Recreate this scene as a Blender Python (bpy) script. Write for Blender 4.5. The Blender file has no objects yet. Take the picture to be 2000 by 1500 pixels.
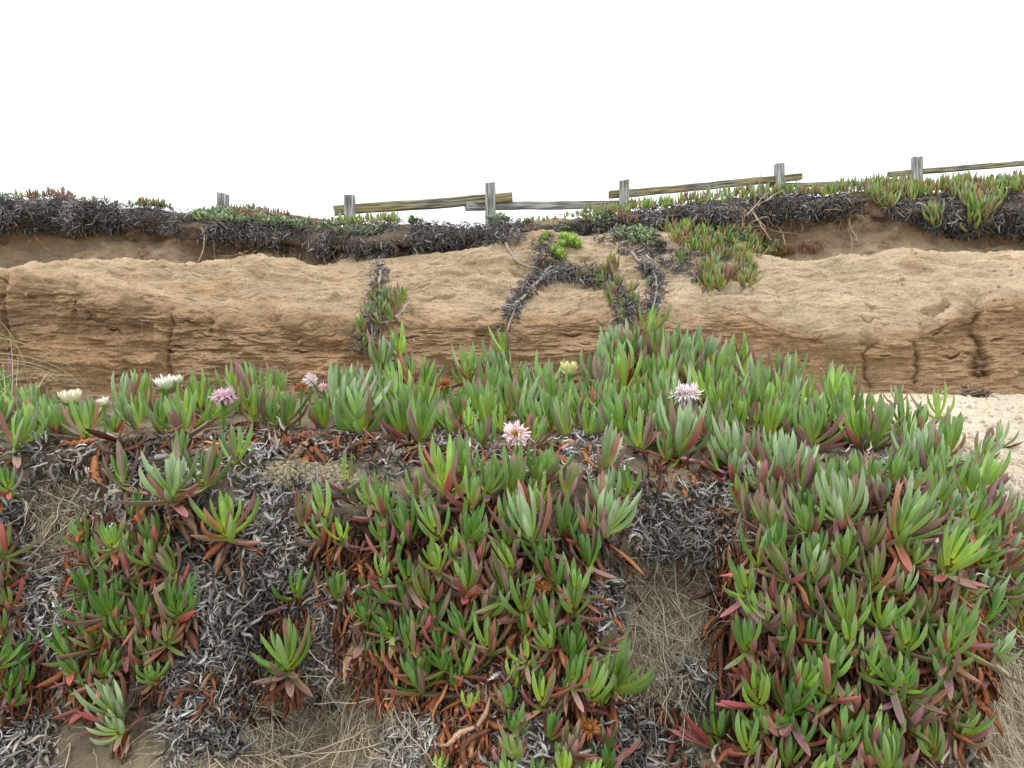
import bpy, math, random
import numpy as np
from mathutils import Vector
from mathutils.bvhtree import BVHTree

# ------------------------------------------------------------------ camera, sky, sun, exposure
C = bpy.context.scene
COL = C.collection
H = 1.40            # eye height above the beach
F = 1570.0          # focal length for a 2000 px wide picture
cam_d = bpy.data.cameras.new("camera"); cam = bpy.data.objects.new("camera", cam_d); COL.objects.link(cam)
cam.location = (0, 0, H); cam.rotation_euler = (math.radians(90), 0, 0)
cam_d.sensor_width = 36; cam_d.lens = 36 * F / 2000; cam_d.clip_start = 0.05; cam_d.clip_end = 2000
C.camera = cam

SUN_EL, SUN_AZ = math.radians(68), math.radians(205)
w = bpy.data.worlds.new("World"); C.world = w; w.use_nodes = True
wn = w.node_tree; bg = wn.nodes['Background']
sky = wn.nodes.new('ShaderNodeTexSky'); sky.sky_type = 'NISHITA'; sky.sun_disc = False
sky.sun_elevation = SUN_EL; sky.sun_rotation = SUN_AZ; sky.dust_density = 4
mx = wn.nodes.new('ShaderNodeMix'); mx.data_type = 'RGBA'
mx.inputs[0].default_value = 0.90
mx.inputs[7].default_value = (11.6, 12.0, 12.6, 1)      # the even white cloud layer
tcw = wn.nodes.new('ShaderNodeTexCoord'); sx = wn.nodes.new('ShaderNodeSeparateXYZ'); wn.links.new(tcw.outputs['Generated'], sx.inputs[0])
grd = wn.nodes.new('ShaderNodeMapRange'); grd.inputs[1].default_value = 0.0; grd.inputs[2].default_value = 1.0; grd.inputs[3].default_value = .0; grd.inputs[4].default_value = 1.0
wn.links.new(sx.outputs[2], grd.inputs[0])
cm = wn.nodes.new('ShaderNodeMix'); cm.data_type = 'RGBA'; cm.inputs[6].default_value = (9.2, 9.4, 9.6, 1); cm.inputs[7].default_value = (16.0, 16.3, 16.8, 1)   # overcast: brightest overhead
wn.links.new(grd.outputs[0], cm.inputs[0]); wn.links.new(cm.outputs[2], mx.inputs[7])
wn.links.new(sky.outputs[0], mx.inputs[6]); wn.links.new(mx.outputs[2], bg.inputs[0])
bg.inputs[1].default_value = 0.10
sd = bpy.data.lights.new("sun", 'SUN'); sd.energy = 0.7; sd.angle = math.radians(25); sd.color = (1, .97, .92)
so = bpy.data.objects.new("sun", sd); COL.objects.link(so)
# light arrives from behind and above the camera, slightly from the left
so.rotation_euler = (math.radians(22), 0, math.radians(-25))
C.view_settings.view_transform = 'Standard'; C.view_settings.look = 'None'
C.view_settings.exposure = 0.56; C.view_settings.gamma = 1.0

RNG = np.random.default_rng(7)
random.seed(7)
U = lambda a, b, n=None: RNG.uniform(a, b, n)

# ------------------------------------------------------------------ helpers
def w3(px, py, Y):
    return np.stack([(np.asarray(px, float) - 1000) / F * Y, np.asarray(Y, float) + 0 * np.asarray(px, float), H + (750 - np.asarray(py, float)) / F * Y], -1)

def hash3(i, j, k, seed):
    n = (i * 374761393 + j * 668265263 + k * 2147483647 + seed * 1274126177) & 0xffffffff
    n = ((n ^ (n >> 13)) * 1274126177) & 0xffffffff
    n = (n ^ (n >> 16)) & 0xffff
    return n / 65535.0
def vnoise(P, seed=0):
    I = np.floor(P).astype(np.int64); f = P - I; f = f * f * f * (f * (f * 6 - 15) + 10)
    r = 0
    for a in (0, 1):
        for b in (0, 1):
            for c in (0, 1):
                wgt = (f[..., 0] if a else 1 - f[..., 0]) * (f[..., 1] if b else 1 - f[..., 1]) * (f[..., 2] if c else 1 - f[..., 2])
                r = r + wgt * hash3(I[..., 0] + a, I[..., 1] + b, I[..., 2] + c, seed)
    return r * 2 - 1
def fbm(P, sc, o=4, seed=0, ridged=False, gain=.5):
    P = P * np.asarray(sc, float); r = 0; a = 1; t = 0
    for q in range(o):
        v = vnoise(P, seed + q * 17)
        if ridged: v = 1 - 2 * np.abs(v)
        r = r + a * v; t += a; a *= gain; P = P * 2.03 + 5.7
    return r / t
def sstep(x, a, b):
    t = np.clip((x - a) / (b - a), 0, 1); return t * t * (3 - 2 * t)
def mix(a, b, t): return a + (b - a) * t
def nrm(v): return v / (np.linalg.norm(v, axis=-1, keepdims=True) + 1e-12)

def mesh_obj(name, V, Q, mat, col=None, parent=None, loc=None, smooth=True):
    V = np.asarray(V, np.float32).reshape(-1, 3)
    if loc is not None: V = V - np.asarray(loc, np.float32)
    Q = np.asarray(Q, np.int32)
    me = bpy.data.meshes.new(name)
    me.vertices.add(len(V)); me.vertices.foreach_set('co', V.ravel())
    k = Q.shape[1]
    me.loops.add(Q.size); me.loops.foreach_set('vertex_index', Q.ravel())
    me.polygons.add(len(Q)); me.polygons.foreach_set('loop_start', np.arange(0, Q.size, k, dtype=np.int32))
    me.polygons.foreach_set('use_smooth', np.full(len(Q), smooth))
    me.update(calc_edges=True)
    if col is not None:
        at = me.color_attributes.new('col', 'FLOAT_COLOR', 'POINT')
        cc = np.ones((len(V), 4), np.float32); cc[:, :3] = np.clip(col, 0, 1); at.data.foreach_set('color', cc.ravel())
    me.materials.append(mat)
    o = bpy.data.objects.new(name, me); COL.objects.link(o)
    if parent is not None: o.parent = parent
    elif loc is not None: o.location = tuple(loc)
    return o
def thing(name, label, cat, loc, group=None):
    o = bpy.data.objects.new(name, None); COL.objects.link(o); o.location = tuple(float(v) for v in loc)
    o.empty_display_size = .02
    o['label'] = label; o['category'] = cat
    if group: o['group'] = group
    return o
def tag(o, label=None, cat=None, group=None, kind=None):
    if label: o['label'] = label
    if cat: o['category'] = cat
    if group: o['group'] = group
    if kind: o['kind'] = kind
    return o

class Bag:      # gathers vertex / quad / colour arrays for one mesh
    def __init__(s): s.V = []; s.Q = []; s.C = []; s.n = 0
    def add(s, V, Q, Cc):
        s.V.append(V); s.Q.append(Q + s.n); s.C.append(Cc); s.n += len(V)
    def build(s, name, mat, parent=None, loc=None):
        if not s.V: return None
        return mesh_obj(name, np.concatenate(s.V), np.concatenate(s.Q), mat, np.concatenate(s.C), parent, loc)

SEC_LIVE = np.array([(-1, .34), (0, .16), (1, .34), (1, .34), (.62, -.36), (0, -.95), (0, -.95), (-.62, -.36), (-1, .34)])
LIVE_Q = [(0, 1), (1, 2), (3, 4), (4, 5), (6, 7), (7, 8)]
LIVE_E = np.array([1, 0, 1, 1, 0, .8, .8, 0, 1])
SEC_DEAD = np.array([(-1, .35), (0, -.3), (1, .35), (0, .12)])
DEAD_Q = [(0, 1), (1, 2), (2, 3), (3, 0)]
SEC_LOW = np.array([(-1, .4), (1, .4), (0, -.9)])
LOW_Q = [(0, 1), (1, 2), (2, 0)]
def leaves(P, D, B, L, W, TH, col, thick=.8, rings=9, style='live', twist=0., wob=0.):
    """N curved tapering leaves. P base, D direction, B bend direction (unit, perpendicular), col(s)->(N,R,3)"""
    D = nrm(np.asarray(D, float)); P = np.broadcast_to(np.asarray(P, float), D.shape); N = len(P)
    B = np.asarray(B, float); B = nrm(B - D * (B * D).sum(-1, keepdims=True)); S = np.cross(D, B)
    L = np.broadcast_to(L, (N,)).astype(float); W = np.broadcast_to(W, (N,)).astype(float)
    TH = np.broadcast_to(TH, (N,)).astype(float); TH = np.where(np.abs(TH) < 1e-3, 1e-3, TH)
    tw = np.broadcast_to(twist, (N,)).astype(float)
    s = np.linspace(0, 1, rings); s = s ** .9
    a = TH[:, None] * s
    cen = P[:, None] + L[:, None, None] * ((np.sin(a) / TH[:, None])[..., None] * D[:, None] + ((1 - np.cos(a)) / TH[:, None])[..., None] * B[:, None])
    if np.any(wob):
        ph = U(0, 6.28, (N, 1)); cen = cen + (np.sin(s * 7 + ph) * s * L[:, None] * wob)[..., None] * S[:, None]
    Nn = -np.sin(a)[..., None] * D[:, None] + np.cos(a)[..., None] * B[:, None]
    Sd = np.broadcast_to(S[:, None], Nn.shape)
    t = tw[:, None] * s
    S2 = np.cos(t)[..., None] * Sd + np.sin(t)[..., None] * Nn; N2 = -np.sin(t)[..., None] * Sd + np.cos(t)[..., None] * Nn
    if style == 'dead':
        prof = (.62 + .38 * np.sin(np.pi * np.clip(s * 1.05, 0, 1))) * (1 - s ** 5 * .93)
        sec, qs, ed = SEC_DEAD, DEAD_Q, np.zeros(4)
    else:
        prof = (.80 + .22 * np.sin(np.pi * s ** 1.2)) * np.clip(1 - s ** 6.0, 0.01, 1) ** .85
        sec, qs, ed = (SEC_LIVE, LIVE_Q, LIVE_E) if style == 'live' else (SEC_LOW, LOW_Q, np.zeros(3))
    K = len(sec); R = rings
    r = W[:, None] * prof * .5
    V = cen[:, :, None] + r[..., None, None] * (sec[:, 0][:, None] * S2[:, :, None] + thick * sec[:, 1][:, None] * N2[:, :, None])
    cc = col(s)
    cc = np.repeat(cc[:, :, None], K, 2)
    e = ed[None, None, :, None] * .45
    cc = cc * (1 - e) + (cc * 1.35 + np.array([.03, .05, .01])) * e
    base = np.arange(N)[:, None, None] * (R * K) + np.arange(R - 1)[None, :, None] * K
    q0 = np.array([q[0] for q in qs]); q1 = np.array([q[1] for q in qs])
    Q = np.stack([base + q0, base + q1, base + q1 + K, base + q0 + K], -1).reshape(-1, 4)
    return V.reshape(-1, 3), Q.astype(np.int64), cc.reshape(-1, 3)

def tubes(paths, rad, col, K=4, taper=.35):
    """paths (N,M,3), rad (N,), col (N,3)"""
    paths = np.asarray(paths, float); N, M, _ = paths.shape
    T = nrm(np.gradient(paths, axis=1)); ref = np.array([.31, .87, .38])
    A = nrm(np.cross(T, ref)); Bq = np.cross(T, A)
    s = np.linspace(0, 1, M); r = np.broadcast_to(rad, (N,))[:, None] * (1 - (1 - taper) * s)
    an = np.arange(K) / K * 2 * np.pi
    V = paths[:, :, None] + r[..., None, None] * (np.cos(an)[:, None] * A[:, :, None] + np.sin(an)[:, None] * Bq[:, :, None])
    base = np.arange(N)[:, None, None] * (M * K) + np.arange(M - 1)[None, :, None] * K
    q0 = np.arange(K); q1 = (q0 + 1) % K
    Q = np.stack([base + q0, base + q1, base + q1 + K, base + q0 + K], -1).reshape(-1, 4)
    cc = np.repeat(np.broadcast_to(col, (N, 3)), M * K, 0)
    return V.reshape(-1, 3), Q, cc

# ------------------------------------------------------------------ materials
def mat_base(name, rough=.8, spec=.3):
    m = bpy.data.materials.new(name); m.use_nodes = True; nt = m.node_tree
    b = nt.nodes['Principled BSDF']; b.inputs['Roughness'].default_value = rough
    b.inputs['Specular IOR Level'].default_value = spec
    return m, nt, b
def mat_attr(name, rough=.8, spec=.3, var=.25, scale=60, bump=.0, bscale=200, bdist=.002, fine=None, sheen=0):
    m, nt, b = mat_base(name, rough, spec)
    N, Lk = nt.nodes, nt.links
    at = N.new('ShaderNodeAttribute'); at.attribute_name = 'col'
    tc = N.new('ShaderNodeNewGeometry')
    no = N.new('ShaderNodeTexNoise'); no.inputs['Scale'].default_value = scale; no.inputs['Detail'].default_value = 5
    Lk.new(tc.outputs['Position'], no.inputs['Vector'])
    mr = N.new('ShaderNodeMapRange'); mr.inputs[1].default_value = .25; mr.inputs[2].default_value = .75
    mr.inputs[3].default_value = 1 - var; mr.inputs[4].default_value = 1 + var
    Lk.new(no.outputs[0], mr.inputs[0])
    mu = N.new('ShaderNodeMix'); mu.data_type = 'RGBA'; mu.blend_type = 'MULTIPLY'; mu.inputs[0].default_value = 1
    Lk.new(at.outputs['Color'], mu.inputs[6]); Lk.new(mr.outputs[0], mu.inputs[7])
    out = mu.outputs[2]
    if fine:
        n2 = N.new('ShaderNodeTexNoise'); n2.inputs['Scale'].default_value = fine[0]; n2.inputs['Detail'].default_value = 3
        Lk.new(tc.outputs['Position'], n2.inputs['Vector'])
        m2 = N.new('ShaderNodeMapRange'); m2.inputs[1].default_value = .3; m2.inputs[2].default_value = .7
        m2.inputs[3].default_value = 1 - fine[1]; m2.inputs[4].default_value = 1 + fine[1]
        Lk.new(n2.outputs[0], m2.inputs[0])
        mu2 = N.new('ShaderNodeMix'); mu2.data_type = 'RGBA'; mu2.blend_type = 'MULTIPLY'; mu2.inputs[0].default_value = 1
        Lk.new(out, mu2.inputs[6]); Lk.new(m2.outputs[0], mu2.inputs[7]); out = mu2.outputs[2]
    Lk.new(out, b.inputs['Base Color'])
    if bump:
        n3 = N.new('ShaderNodeTexNoise'); n3.inputs['Scale'].default_value = bscale; n3.inputs['Detail'].default_value = 6
        n3.inputs['Roughness'].default_value = .65
        Lk.new(tc.outputs['Position'], n3.inputs['Vector'])
        bp = N.new('ShaderNodeBump'); bp.inputs['Strength'].default_value = bump; bp.inputs['Distance'].default_value = bdist
        Lk.new(n3.outputs[0], bp.inputs['Height']); Lk.new(bp.outputs[0], b.inputs['Normal'])
    return m
M_SAND = mat_attr('sandstone', .95, .1, .14, 5, 1.0, 38, .035, fine=(120, .16))
M_SOIL = mat_attr('bank_soil', .95, .1, .18, 25, .9, 170, .006, fine=(700, .25))
M_LEAF = mat_attr('succulent_leaf', .42, .45, .13, 45, .15, 500, .0006, fine=(260, .07))
M_FARLEAF = mat_attr('far_succulent_leaf', .55, .3, .15, 12)
M_DEAD = mat_attr('dead_leaf', .8, .25, .3, 60, .5, 400, .001, fine=(500, .25))
M_ROOT = mat_attr('root', .85, .2, .25, 40, .4, 300, .001)
M_STEM = mat_attr('stem', .6, .3, .25, 60, .3, 300, .001)
M_PETAL = mat_attr('petal', .6, .2, .05, 60)
M_GRASS = mat_attr('grass_blade', .6, .3, .15, 30)
def mat_wood():
    m, nt, b = mat_base('weathered_wood', .85, .2); N, Lk = nt.nodes, nt.links
    at = N.new('ShaderNodeAttribute'); at.attribute_name = 'col'
    tc = N.new('ShaderNodeTexCoord'); mp = N.new('ShaderNodeMapping'); mp.inputs['Scale'].default_value = (1.2, 26, 26)
    Lk.new(tc.outputs['Object'], mp.inputs[0])
    no = N.new('ShaderNodeTexNoise'); no.inputs['Scale'].default_value = 2.2; no.inputs['Detail'].default_value = 7
    Lk.new(mp.outputs[0], no.inputs['Vector'])
    cr = N.new('ShaderNodeValToRGB'); cr.color_ramp.elements[0].position = .36; cr.color_ramp.elements[0].color = (.25, .24, .22, 1)
    cr.color_ramp.elements[1].position = .66; cr.color_ramp.elements[1].color = (1.25, 1.25, 1.2, 1)
    Lk.new(no.outputs[0], cr.inputs[0])
    mu = N.new('ShaderNodeMix'); mu.data_type = 'RGBA'; mu.blend_type = 'MULTIPLY'; mu.inputs[0].default_value = 1
    Lk.new(at.outputs['Color'], mu.inputs[6]); Lk.new(cr.outputs[0], mu.inputs[7])
    Lk.new(mu.outputs[2], b.inputs['Base Color'])
    bp = N.new('ShaderNodeBump'); bp.inputs['Strength'].default_value = .7; bp.inputs['Distance'].default_value = .01
    Lk.new(no.outputs[0], bp.inputs['Height']); Lk.new(bp.outputs[0], b.inputs['Normal'])
    return m
M_WOOD = mat_wood()

# ------------------------------------------------------------------ lofted terrain
def smooth1(a, k, axis):
    if k < 1: return a
    x = np.arange(-int(3 * k), int(3 * k) + 1); g = np.exp(-x ** 2 / (2 * k * k)); g /= g.sum()
    pad = [(0, 0)] * a.ndim; pad[axis] = (len(x) // 2, len(x) // 2)
    ap = np.pad(a, pad, mode='edge'); out = np.zeros_like(a)
    for i, gg in enumerate(g):
        sl = [slice(None)] * a.ndim; sl[axis] = slice(i, i + a.shape[axis]); out += gg * ap[tuple(sl)]
    return out
def curve(pts, xs, k=12):
    pts = np.array(pts, float)
    return smooth1(np.interp(xs, pts[:, 0], pts[:, 1]), k, 0)
def loft(rows, subs, kv):
    """rows: list of (M,3) world rows; subs: samples between consecutive rows"""
    out, vv = [], []
    for i in range(len(rows) - 1):
        t = np.arange(subs[i]) / subs[i]
        out.append(rows[i][None] * (1 - t)[:, None, None] + rows[i + 1][None] * t[:, None, None]); vv.append(i + t)
    out.append(rows[-1][None]); vv.append([len(rows) - 1.0])
    G = np.concatenate(out); v = np.concatenate(vv)
    e = G[[0, -1]].copy(); G = smooth1(G, kv, 0); G[0], G[-1] = e[0], e[1]
    return G, v
def gnormals(G, sign):
    du = np.gradient(G, axis=1); dv = np.gradient(G, axis=0); n = nrm(np.cross(du, dv)); return n * sign
def grid_quads(R, M, flip=False):
    i = np.arange(R - 1)[:, None] * M + np.arange(M - 1)[None]
    Q = np.stack([i, i + 1, i + 1 + M, i + M], -1).reshape(-1, 4)
    return Q[:, ::-1] if flip else Q
def bvh_of(V, Q):
    return BVHTree.FromPolygons([tuple(v) for v in V.tolist()], Q.tolist())
EYE = Vector((0, 0, H))
def hit(bvh, px, py):
    d = Vector(((px - 1000) / F, 1, (750 - py) / F)).normalized()
    p, n, i, t = bvh.ray_cast(EYE, d)
    if p is None: return None
    if n.dot(d) > 0: n = -n
    return np.array(p), np.array(n)

# ---- the sandy bluff behind
XS = np.linspace(-420, 2420, 1150)
r_lip = curve([(-400, 520), (0, 540), (120, 548), (250, 575), (400, 600), (600, 622), (720, 632), (850, 618), (1000, 612), (1200, 610), (1300, 612), (1350, 604), (1430, 600), (1470, 612), (1560, 640), (1650, 650), (1780, 648), (1850, 610), (1900, 585), (2000, 570), (2400, 560)], XS, 6)
r_edge = curve([(-400, 520), (0, 515), (200, 514), (400, 512), (600, 510), (750, 505), (900, 492), (1050, 478), (1200, 468), (1400, 488), (1500, 496), (1600, 502), (1750, 500), (1850, 491), (2000, 483), (2400, 470)], XS, 6)
r_soil = curve([(-400, 430), (0, 442), (200, 442), (300, 440), (400, 466), (550, 478), (620, 492), (750, 486), (900, 478), (980, 472), (1050, 450), (1200, 440), (1400, 424), (1500, 420), (1600, 415), (1700, 398), (1780, 425), (1850, 447), (2000, 450), (2400, 440)], XS, 6)
r_top = curve([(-400, 372), (0, 382), (60, 378), (110, 372), (160, 388), (210, 398), (260, 400), (300, 396), (350, 404), (430, 408), (550, 420), (640, 430), (720, 438), (780, 432), (850, 428), (960, 432), (1060, 438), (1120, 428), (1180, 412), (1300, 402), (1430, 386), (1500, 372), (1600, 372), (1700, 370), (1800, 366), (1900, 361), (2000, 353), (2400, 335)], XS, 4)
benchy = 1 - sstep(XS, 560, 760) * (1 - sstep(XS, 1400, 1520))      # 1 where a bench separates soil wall from sandstone
Yl = curve([(-400, 4.5), (0, 4.7), (330, 4.8), (700, 4.9), (900, 4.75), (1200, 4.85), (1500, 4.7), (1700, 4.6), (2000, 4.3), (2400, 4.0)], XS, 20)
rows = []
rows.append(w3(XS, 930, Yl - .02))
rows.append(w3(XS, 775, Yl + .02))
rows.append(w3(XS, (r_lip + 765) / 2, Yl + .05))
rows.append(w3(XS, r_lip + 16, Yl + .02))
rows.append(w3(XS, r_lip - 8, Yl + .10))
leftn = 1 - sstep(XS, 350, 650); steepY = .58 - .18 * leftn
rows.append(w3(XS, (r_lip * .5 + r_edge * .5), Yl + .1 + .4 * steepY))
e = w3(XS, r_edge, Yl + .1 + .85 * steepY); rows.append(e)
b = e.copy(); kk = 1 + (.15 + .40 * benchy) / (Yl + .1 + .85 * steepY); b[:, 0] *= kk; b[:, 1] *= kk; b[:, 2] += .055 * (1 - benchy) - .01
rows.append(b)
yb = b[:, 1]
rows.append(w3(XS, r_soil, yb + .12))
rows.append(w3(XS, r_soil - 4, yb - .02))
rows.append(w3(XS, (r_soil * .55 + r_top * .45), yb - .02))
t = w3(XS, r_top, yb + .45); rows.append(t)
t2 = t.copy(); s_ = 12.0 / t[:, 1]; t2[:, 0] *= s_; t2[:, 1] = 12.0; t2[:, 2] += .05; rows.append(t2)
t3 = t2.copy(); t3[:, 0] *= 6; t3[:, 1] = 72; rows.append(t3)
G, v = loft(rows, [14, 75, 75, 22, 75, 75, 22, 55, 10, 26, 34, 30, 6], 7)
NR, NC = G.shape[:2]
nn = gnormals(G, 1); nn = np.where((nn[..., 1:2] > 0) & (nn[..., 2:3] < .3), -nn, nn)
VV = np.repeat(v[:, None], NC, 1); PX = np.repeat(XS[None], NR, 0)
sandst = 1 - sstep(VV, 6.2, 6.9); soilz = sstep(VV, 6.6, 7.1) * (1 - sstep(VV, 8.3, 9)); face = sstep(VV, .8, 1.5) * (1 - sstep(VV, 3.2, 4.2))
slope = sstep(VV, 3.5, 4.5) * sandst
wq = G + .05 * np.stack([fbm(G, 1.5, 3, 3), 0 * VV, fbm(G, 1.5, 3, 9)], -1)
big = fbm(wq, (1.1, 1.1, 2.2), 4, 21)
blocks = fbm(wq, (2.6, 2.6, 2.2), 3, 41, ridged=True)
bed = fbm(wq, (.9, .8, 30), 5, 55, gain=.62)
not1 = sstep(fbm(wq, (4.5, 4.5, 24), 4, 161, ridged=True), .18, .55); not2 = sstep(fbm(G, (9, 9, 45), 3, 171, ridged=True), .25, .6)
rough = fbm(G, (9, 9, 34), 5, 181, gain=.62)
bed2 = fbm(wq, (3.0, 3.0, 30), 4, 61, ridged=True)
scal = fbm(wq, (2.2, 3, 13), 5, 77, ridged=True, gain=.55)
pit = fbm(wq, (9, 9, 13), 4, 91)
fine = fbm(G, (32, 32, 42), 3, 95)
rightness = sstep(PX, 1350, 1650)
lrough = 1 + .8 * (1 - sstep(PX, 500, 750))
disp = sandst * (.13 * big + .016 * pit * lrough + .012 * rough) + face * (.09 * blocks * (1 - .6 * rightness) + (.003 + .007 * rightness) * bed + .002 * bed2) \
     + slope * (.028 * scal + .006 * bed2) - sandst * (.011 * not1 * sstep(big, -.3, .25) + .008 * not2) + .003 * fine + soilz * (.09 * big + .05 * pit + .03 * scal)
matz = sstep(VV, 8.8, 9.3)
disp = disp + matz * (.07 * fbm(G, (3, 3, 4), 4, 33))
def dent(cx, wx, v0, v1, depth, wav=0, sk=0):
    c = cx + wav * np.sin(VV * 4 + cx) + sk * (VV - v0) + 9 * fbm(np.stack([VV * 3, VV * 0 + cx, VV * 0], -1), 1, 3, 3)
    g = np.clip(.75 + .9 * rough, 0, 1.3) * np.exp(-np.abs((PX - c) / (wx * (.75 + .8 * np.abs(blocks)))) ** 1.3) * sstep(VV, v0 - .25, v0 + .15) * (1 - sstep(VV, v1 - .3, v1 + .25))
    return -depth * g
crev = dent(1693, 5, 1.4, 3.5, .06, 6) + dent(1790, 5, 1.2, 4.1, .06, 6) + dent(1912, 10, 1.3, 4.0, .07, 10) + dent(1908, 14, 1.4, 1.8, .13) + dent(1700, 14, 2.7, 3.2, .12) \
     + dent(337, 4, 1.4, 3.0, .06, 5) + dent(148, 4, 2.5, 3.6, .05, 4) + dent(24, 6, 2, 4.2, .07, 4) + dent(412, 7, 2.5, 3.6, .05, 6) + dent(545, 9, 2.9, 3.6, .06, 4) \
     + dent(1560, 26, 3.2, 4.1, .10, 0, 20) + dent(1870, 30, 3.6, 4.6, .12, 0, 25)
# small broken notches and spall scars
for q_ in range(170):
    cx_ = U(-100, 2100); cv_ = U(1.1, 6.0) if U(0, 1) < .6 else U(1.1, 4.2); wx_ = U(5, 26); wv_ = U(.012, .05); dp_ = U(.012, .05) * (1 if U(0, 1) < .75 else -.8)
    a0 = np.searchsorted(XS, cx_ - 3 * wx_); a1 = np.searchsorted(XS, cx_ + 3 * wx_); b0 = np.searchsorted(v, cv_ - 3 * wv_ - .1); b1 = np.searchsorted(v, cv_ + 3 * wv_ + .1)
    if a1 <= a0 or b1 <= b0: continue
    X_ = PX[b0:b1, a0:a1] - cx_; V_ = VV[b0:b1, a0:a1] - cv_ - .12 * fbm(np.stack([X_ * .05, X_ * 0 + q_, X_ * 0], -1), 1, 2, 5)
    gq = np.exp(-np.abs(X_ / wx_) ** 2.5) * np.where(V_ > 0, np.exp(-(V_ / (wv_ * .45)) ** 2), np.exp(-(V_ / wv_) ** 2))
    crev[b0:b1, a0:a1] -= dp_ * gq
G = G + nn * (disp + crev)[..., None]
# triangular recess high on the right
tri = np.clip(1 - np.abs(PX - 1822) / (28 * np.clip((VV - 4.05) / .35, 0, 1) + 1), 0, 1) * sstep(VV, 4.05, 4.1) * (1 - sstep(VV, 4.42, 4.46))
G = G + nn * (-.09 * np.minimum(tri * 4, 1))[..., None]
pale = np.array([.56, .44, .30]); warm = np.array([.43, .29, .17]); ochre = np.array([.48, .30, .155]); grey = np.array([.42, .34, .24]); dsoil = np.array([.30, .225, .15]); matc = np.array([.115, .09, .068])
zt = VV + .7 * big + .6 * fbm(G, (3, 3, 12), 4, 15)
cs = mix(warm, pale, (sstep(zt, 2.9, 4.6))[..., None] * (.6 + .4 * sstep(PX, 700, 1500))[..., None])
cs = mix(cs, ochre, (sstep(fbm(G, (1.2, 1.2, 5), 4, 5), .05, .55) * .6 * (1 - .4 * rightness))[..., None])
cs = mix(cs, grey, (sstep(fbm(G, (1.6, 1.6, 4), 4, 29), .15, .5) * .35)[..., None])
cs = cs * (1 + .12 * bed * face + .10 * scal * slope + .20 * rough - .14 * not1)[..., None]
cso = mix(dsoil * 1.25, dsoil * .8, sstep(VV, 6.9, 8.6)[..., None]) * (1 + .35 * pit)[..., None]
cso = mix(cso, np.array([.42, .32, .21]), (sstep(fbm(G, (1.7, 1.7, 3), 4, 37), .0, .5) * .6 * (1 - .3 * sstep(VV, 7, 9)))[..., None])
cs = mix(cs, cso, sstep(zt * .4 + VV * .6, 6.3, 6.9)[..., None] * (.35 + .65 * benchy[None])[..., None])
cs = mix(cs, matc * (1 + .5 * pit[..., None]), matz[..., None] * .85)
VB = G.reshape(-1, 3); QB = grid_quads(NR, NC)
bluff = mesh_obj('bluff', VB, QB, M_SAND, cs.reshape(-1, 3)); bluff['kind'] = 'structure'; bluff['label'] = 'eroded sandy bluff with pale ledge and dark soil layer'
BV_B = bvh_of(VB[:, :], QB)

# ---- the bank in front with the sandy terrace behind it
XT = np.linspace(-520, 2520, 1100)
c_ridge = curve([(-500, 800), (0, 806), (250, 800), (500, 790), (700, 778), (800, 768), (1000, 770), (1100, 765), (1180, 745), (1300, 738), (1420, 742), (1500, 768), (1600, 788), (1700, 808), (1780, 830), (1840, 862), (1910, 915), (1960, 968), (2000, 1010), (2080, 1050), (2500, 1080)], XT, 12)
c_brow = curve([(-500, 880), (0, 868), (200, 862), (400, 880), (520, 880), (700, 905), (800, 900), (1000, 915), (1150, 935), (1300, 950), (1450, 950), (1600, 950), (1750, 960), (1850, 985), (1920, 1030), (2000, 1110), (2100, 1180), (2500, 1220)], XT, 12)
Yr = curve([(-500, 2.1), (0, 2.1), (900, 2.15), (1200, 2.2), (1500, 2.15), (1700, 2.05), (1850, 1.95), (2000, 1.80), (2500, 1.8)], XT, 15)
Yw = curve([(-500, 1.62), (0, 1.62), (600, 1.64), (1000, 1.58), (1300, 1.62), (1700, 1.56), (1900, 1.58), (1960, 1.66), (2020, 1.74), (2500, 1.78)], XT, 12)
Yf = curve([(-500, 1.45), (0, 1.46), (100, 1.50), (200, 1.45), (450, 1.40), (600, 1.43), (850, 1.38), (1150, 1.36), (1230, 1.44), (1300, 1.48), (1380, 1.45), (1450, 1.37), (1700, 1.33), (1860, 1.36), (1930, 1.52), (2000, 1.66), (2500, 1.72)], XT, 9)
brows = []
brows.append(w3(XT, 766, np.full_like(XT, 5.6)))
brows.append(w3(XT, mix(795, 776, sstep(XT, 1500, 1750)), 3.9 + 0 * XT))
mid = w3(XT, np.where(XT > 1500, 0, 0) + mix(c_ridge + 6, 830, sstep(XT, 1550, 1900)), 2.9 + 0 * XT); brows.append(mid)
brows.append(w3(XT, c_ridge, Yr))
brows.append(w3(XT, c_brow, Yw))
brows.append(w3(XT, c_brow + 110, (Yw * .35 + Yf * .65)))
brows.append(w3(XT, 1250 + 0 * XT, Yf))
brows.append(w3(XT, 1400 + 0 * XT, Yf - .03))
brows.append(w3(XT, 1560 + 0 * XT, Yf - .13))
bt = w3(XT, 1560 + 0 * XT, Yf - .13); bt[:, 2] = .02; bt[:, 1] -= .22; brows.append(bt)
G2, v2 = loft(brows, [30, 50, 60, 70, 70, 90, 70, 70, 30], 5)
NR2, NC2 = G2.shape[:2]; V2 = np.repeat(v2[:, None], NC2, 1); P2 = np.repeat(XT[None], NR2, 0)
n2 = gnormals(G2, 1); n2 = np.where(n2[..., 2:3] * .8 - n2[..., 1:2] < 0, -n2, n2)
facez = sstep(V2, 3.8, 4.6)
pathz = (1 - sstep(V2, 2.6, 3.4))
lump = fbm(G2, (5, 5, 5), 4, 101); lump2 = fbm(G2, (16, 16, 20), 4, 131); grain = fbm(G2, (70, 70, 80), 3, 151)
crumb = fbm(G2, (38, 38, 44), 4, 191, gain=.7)
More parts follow.
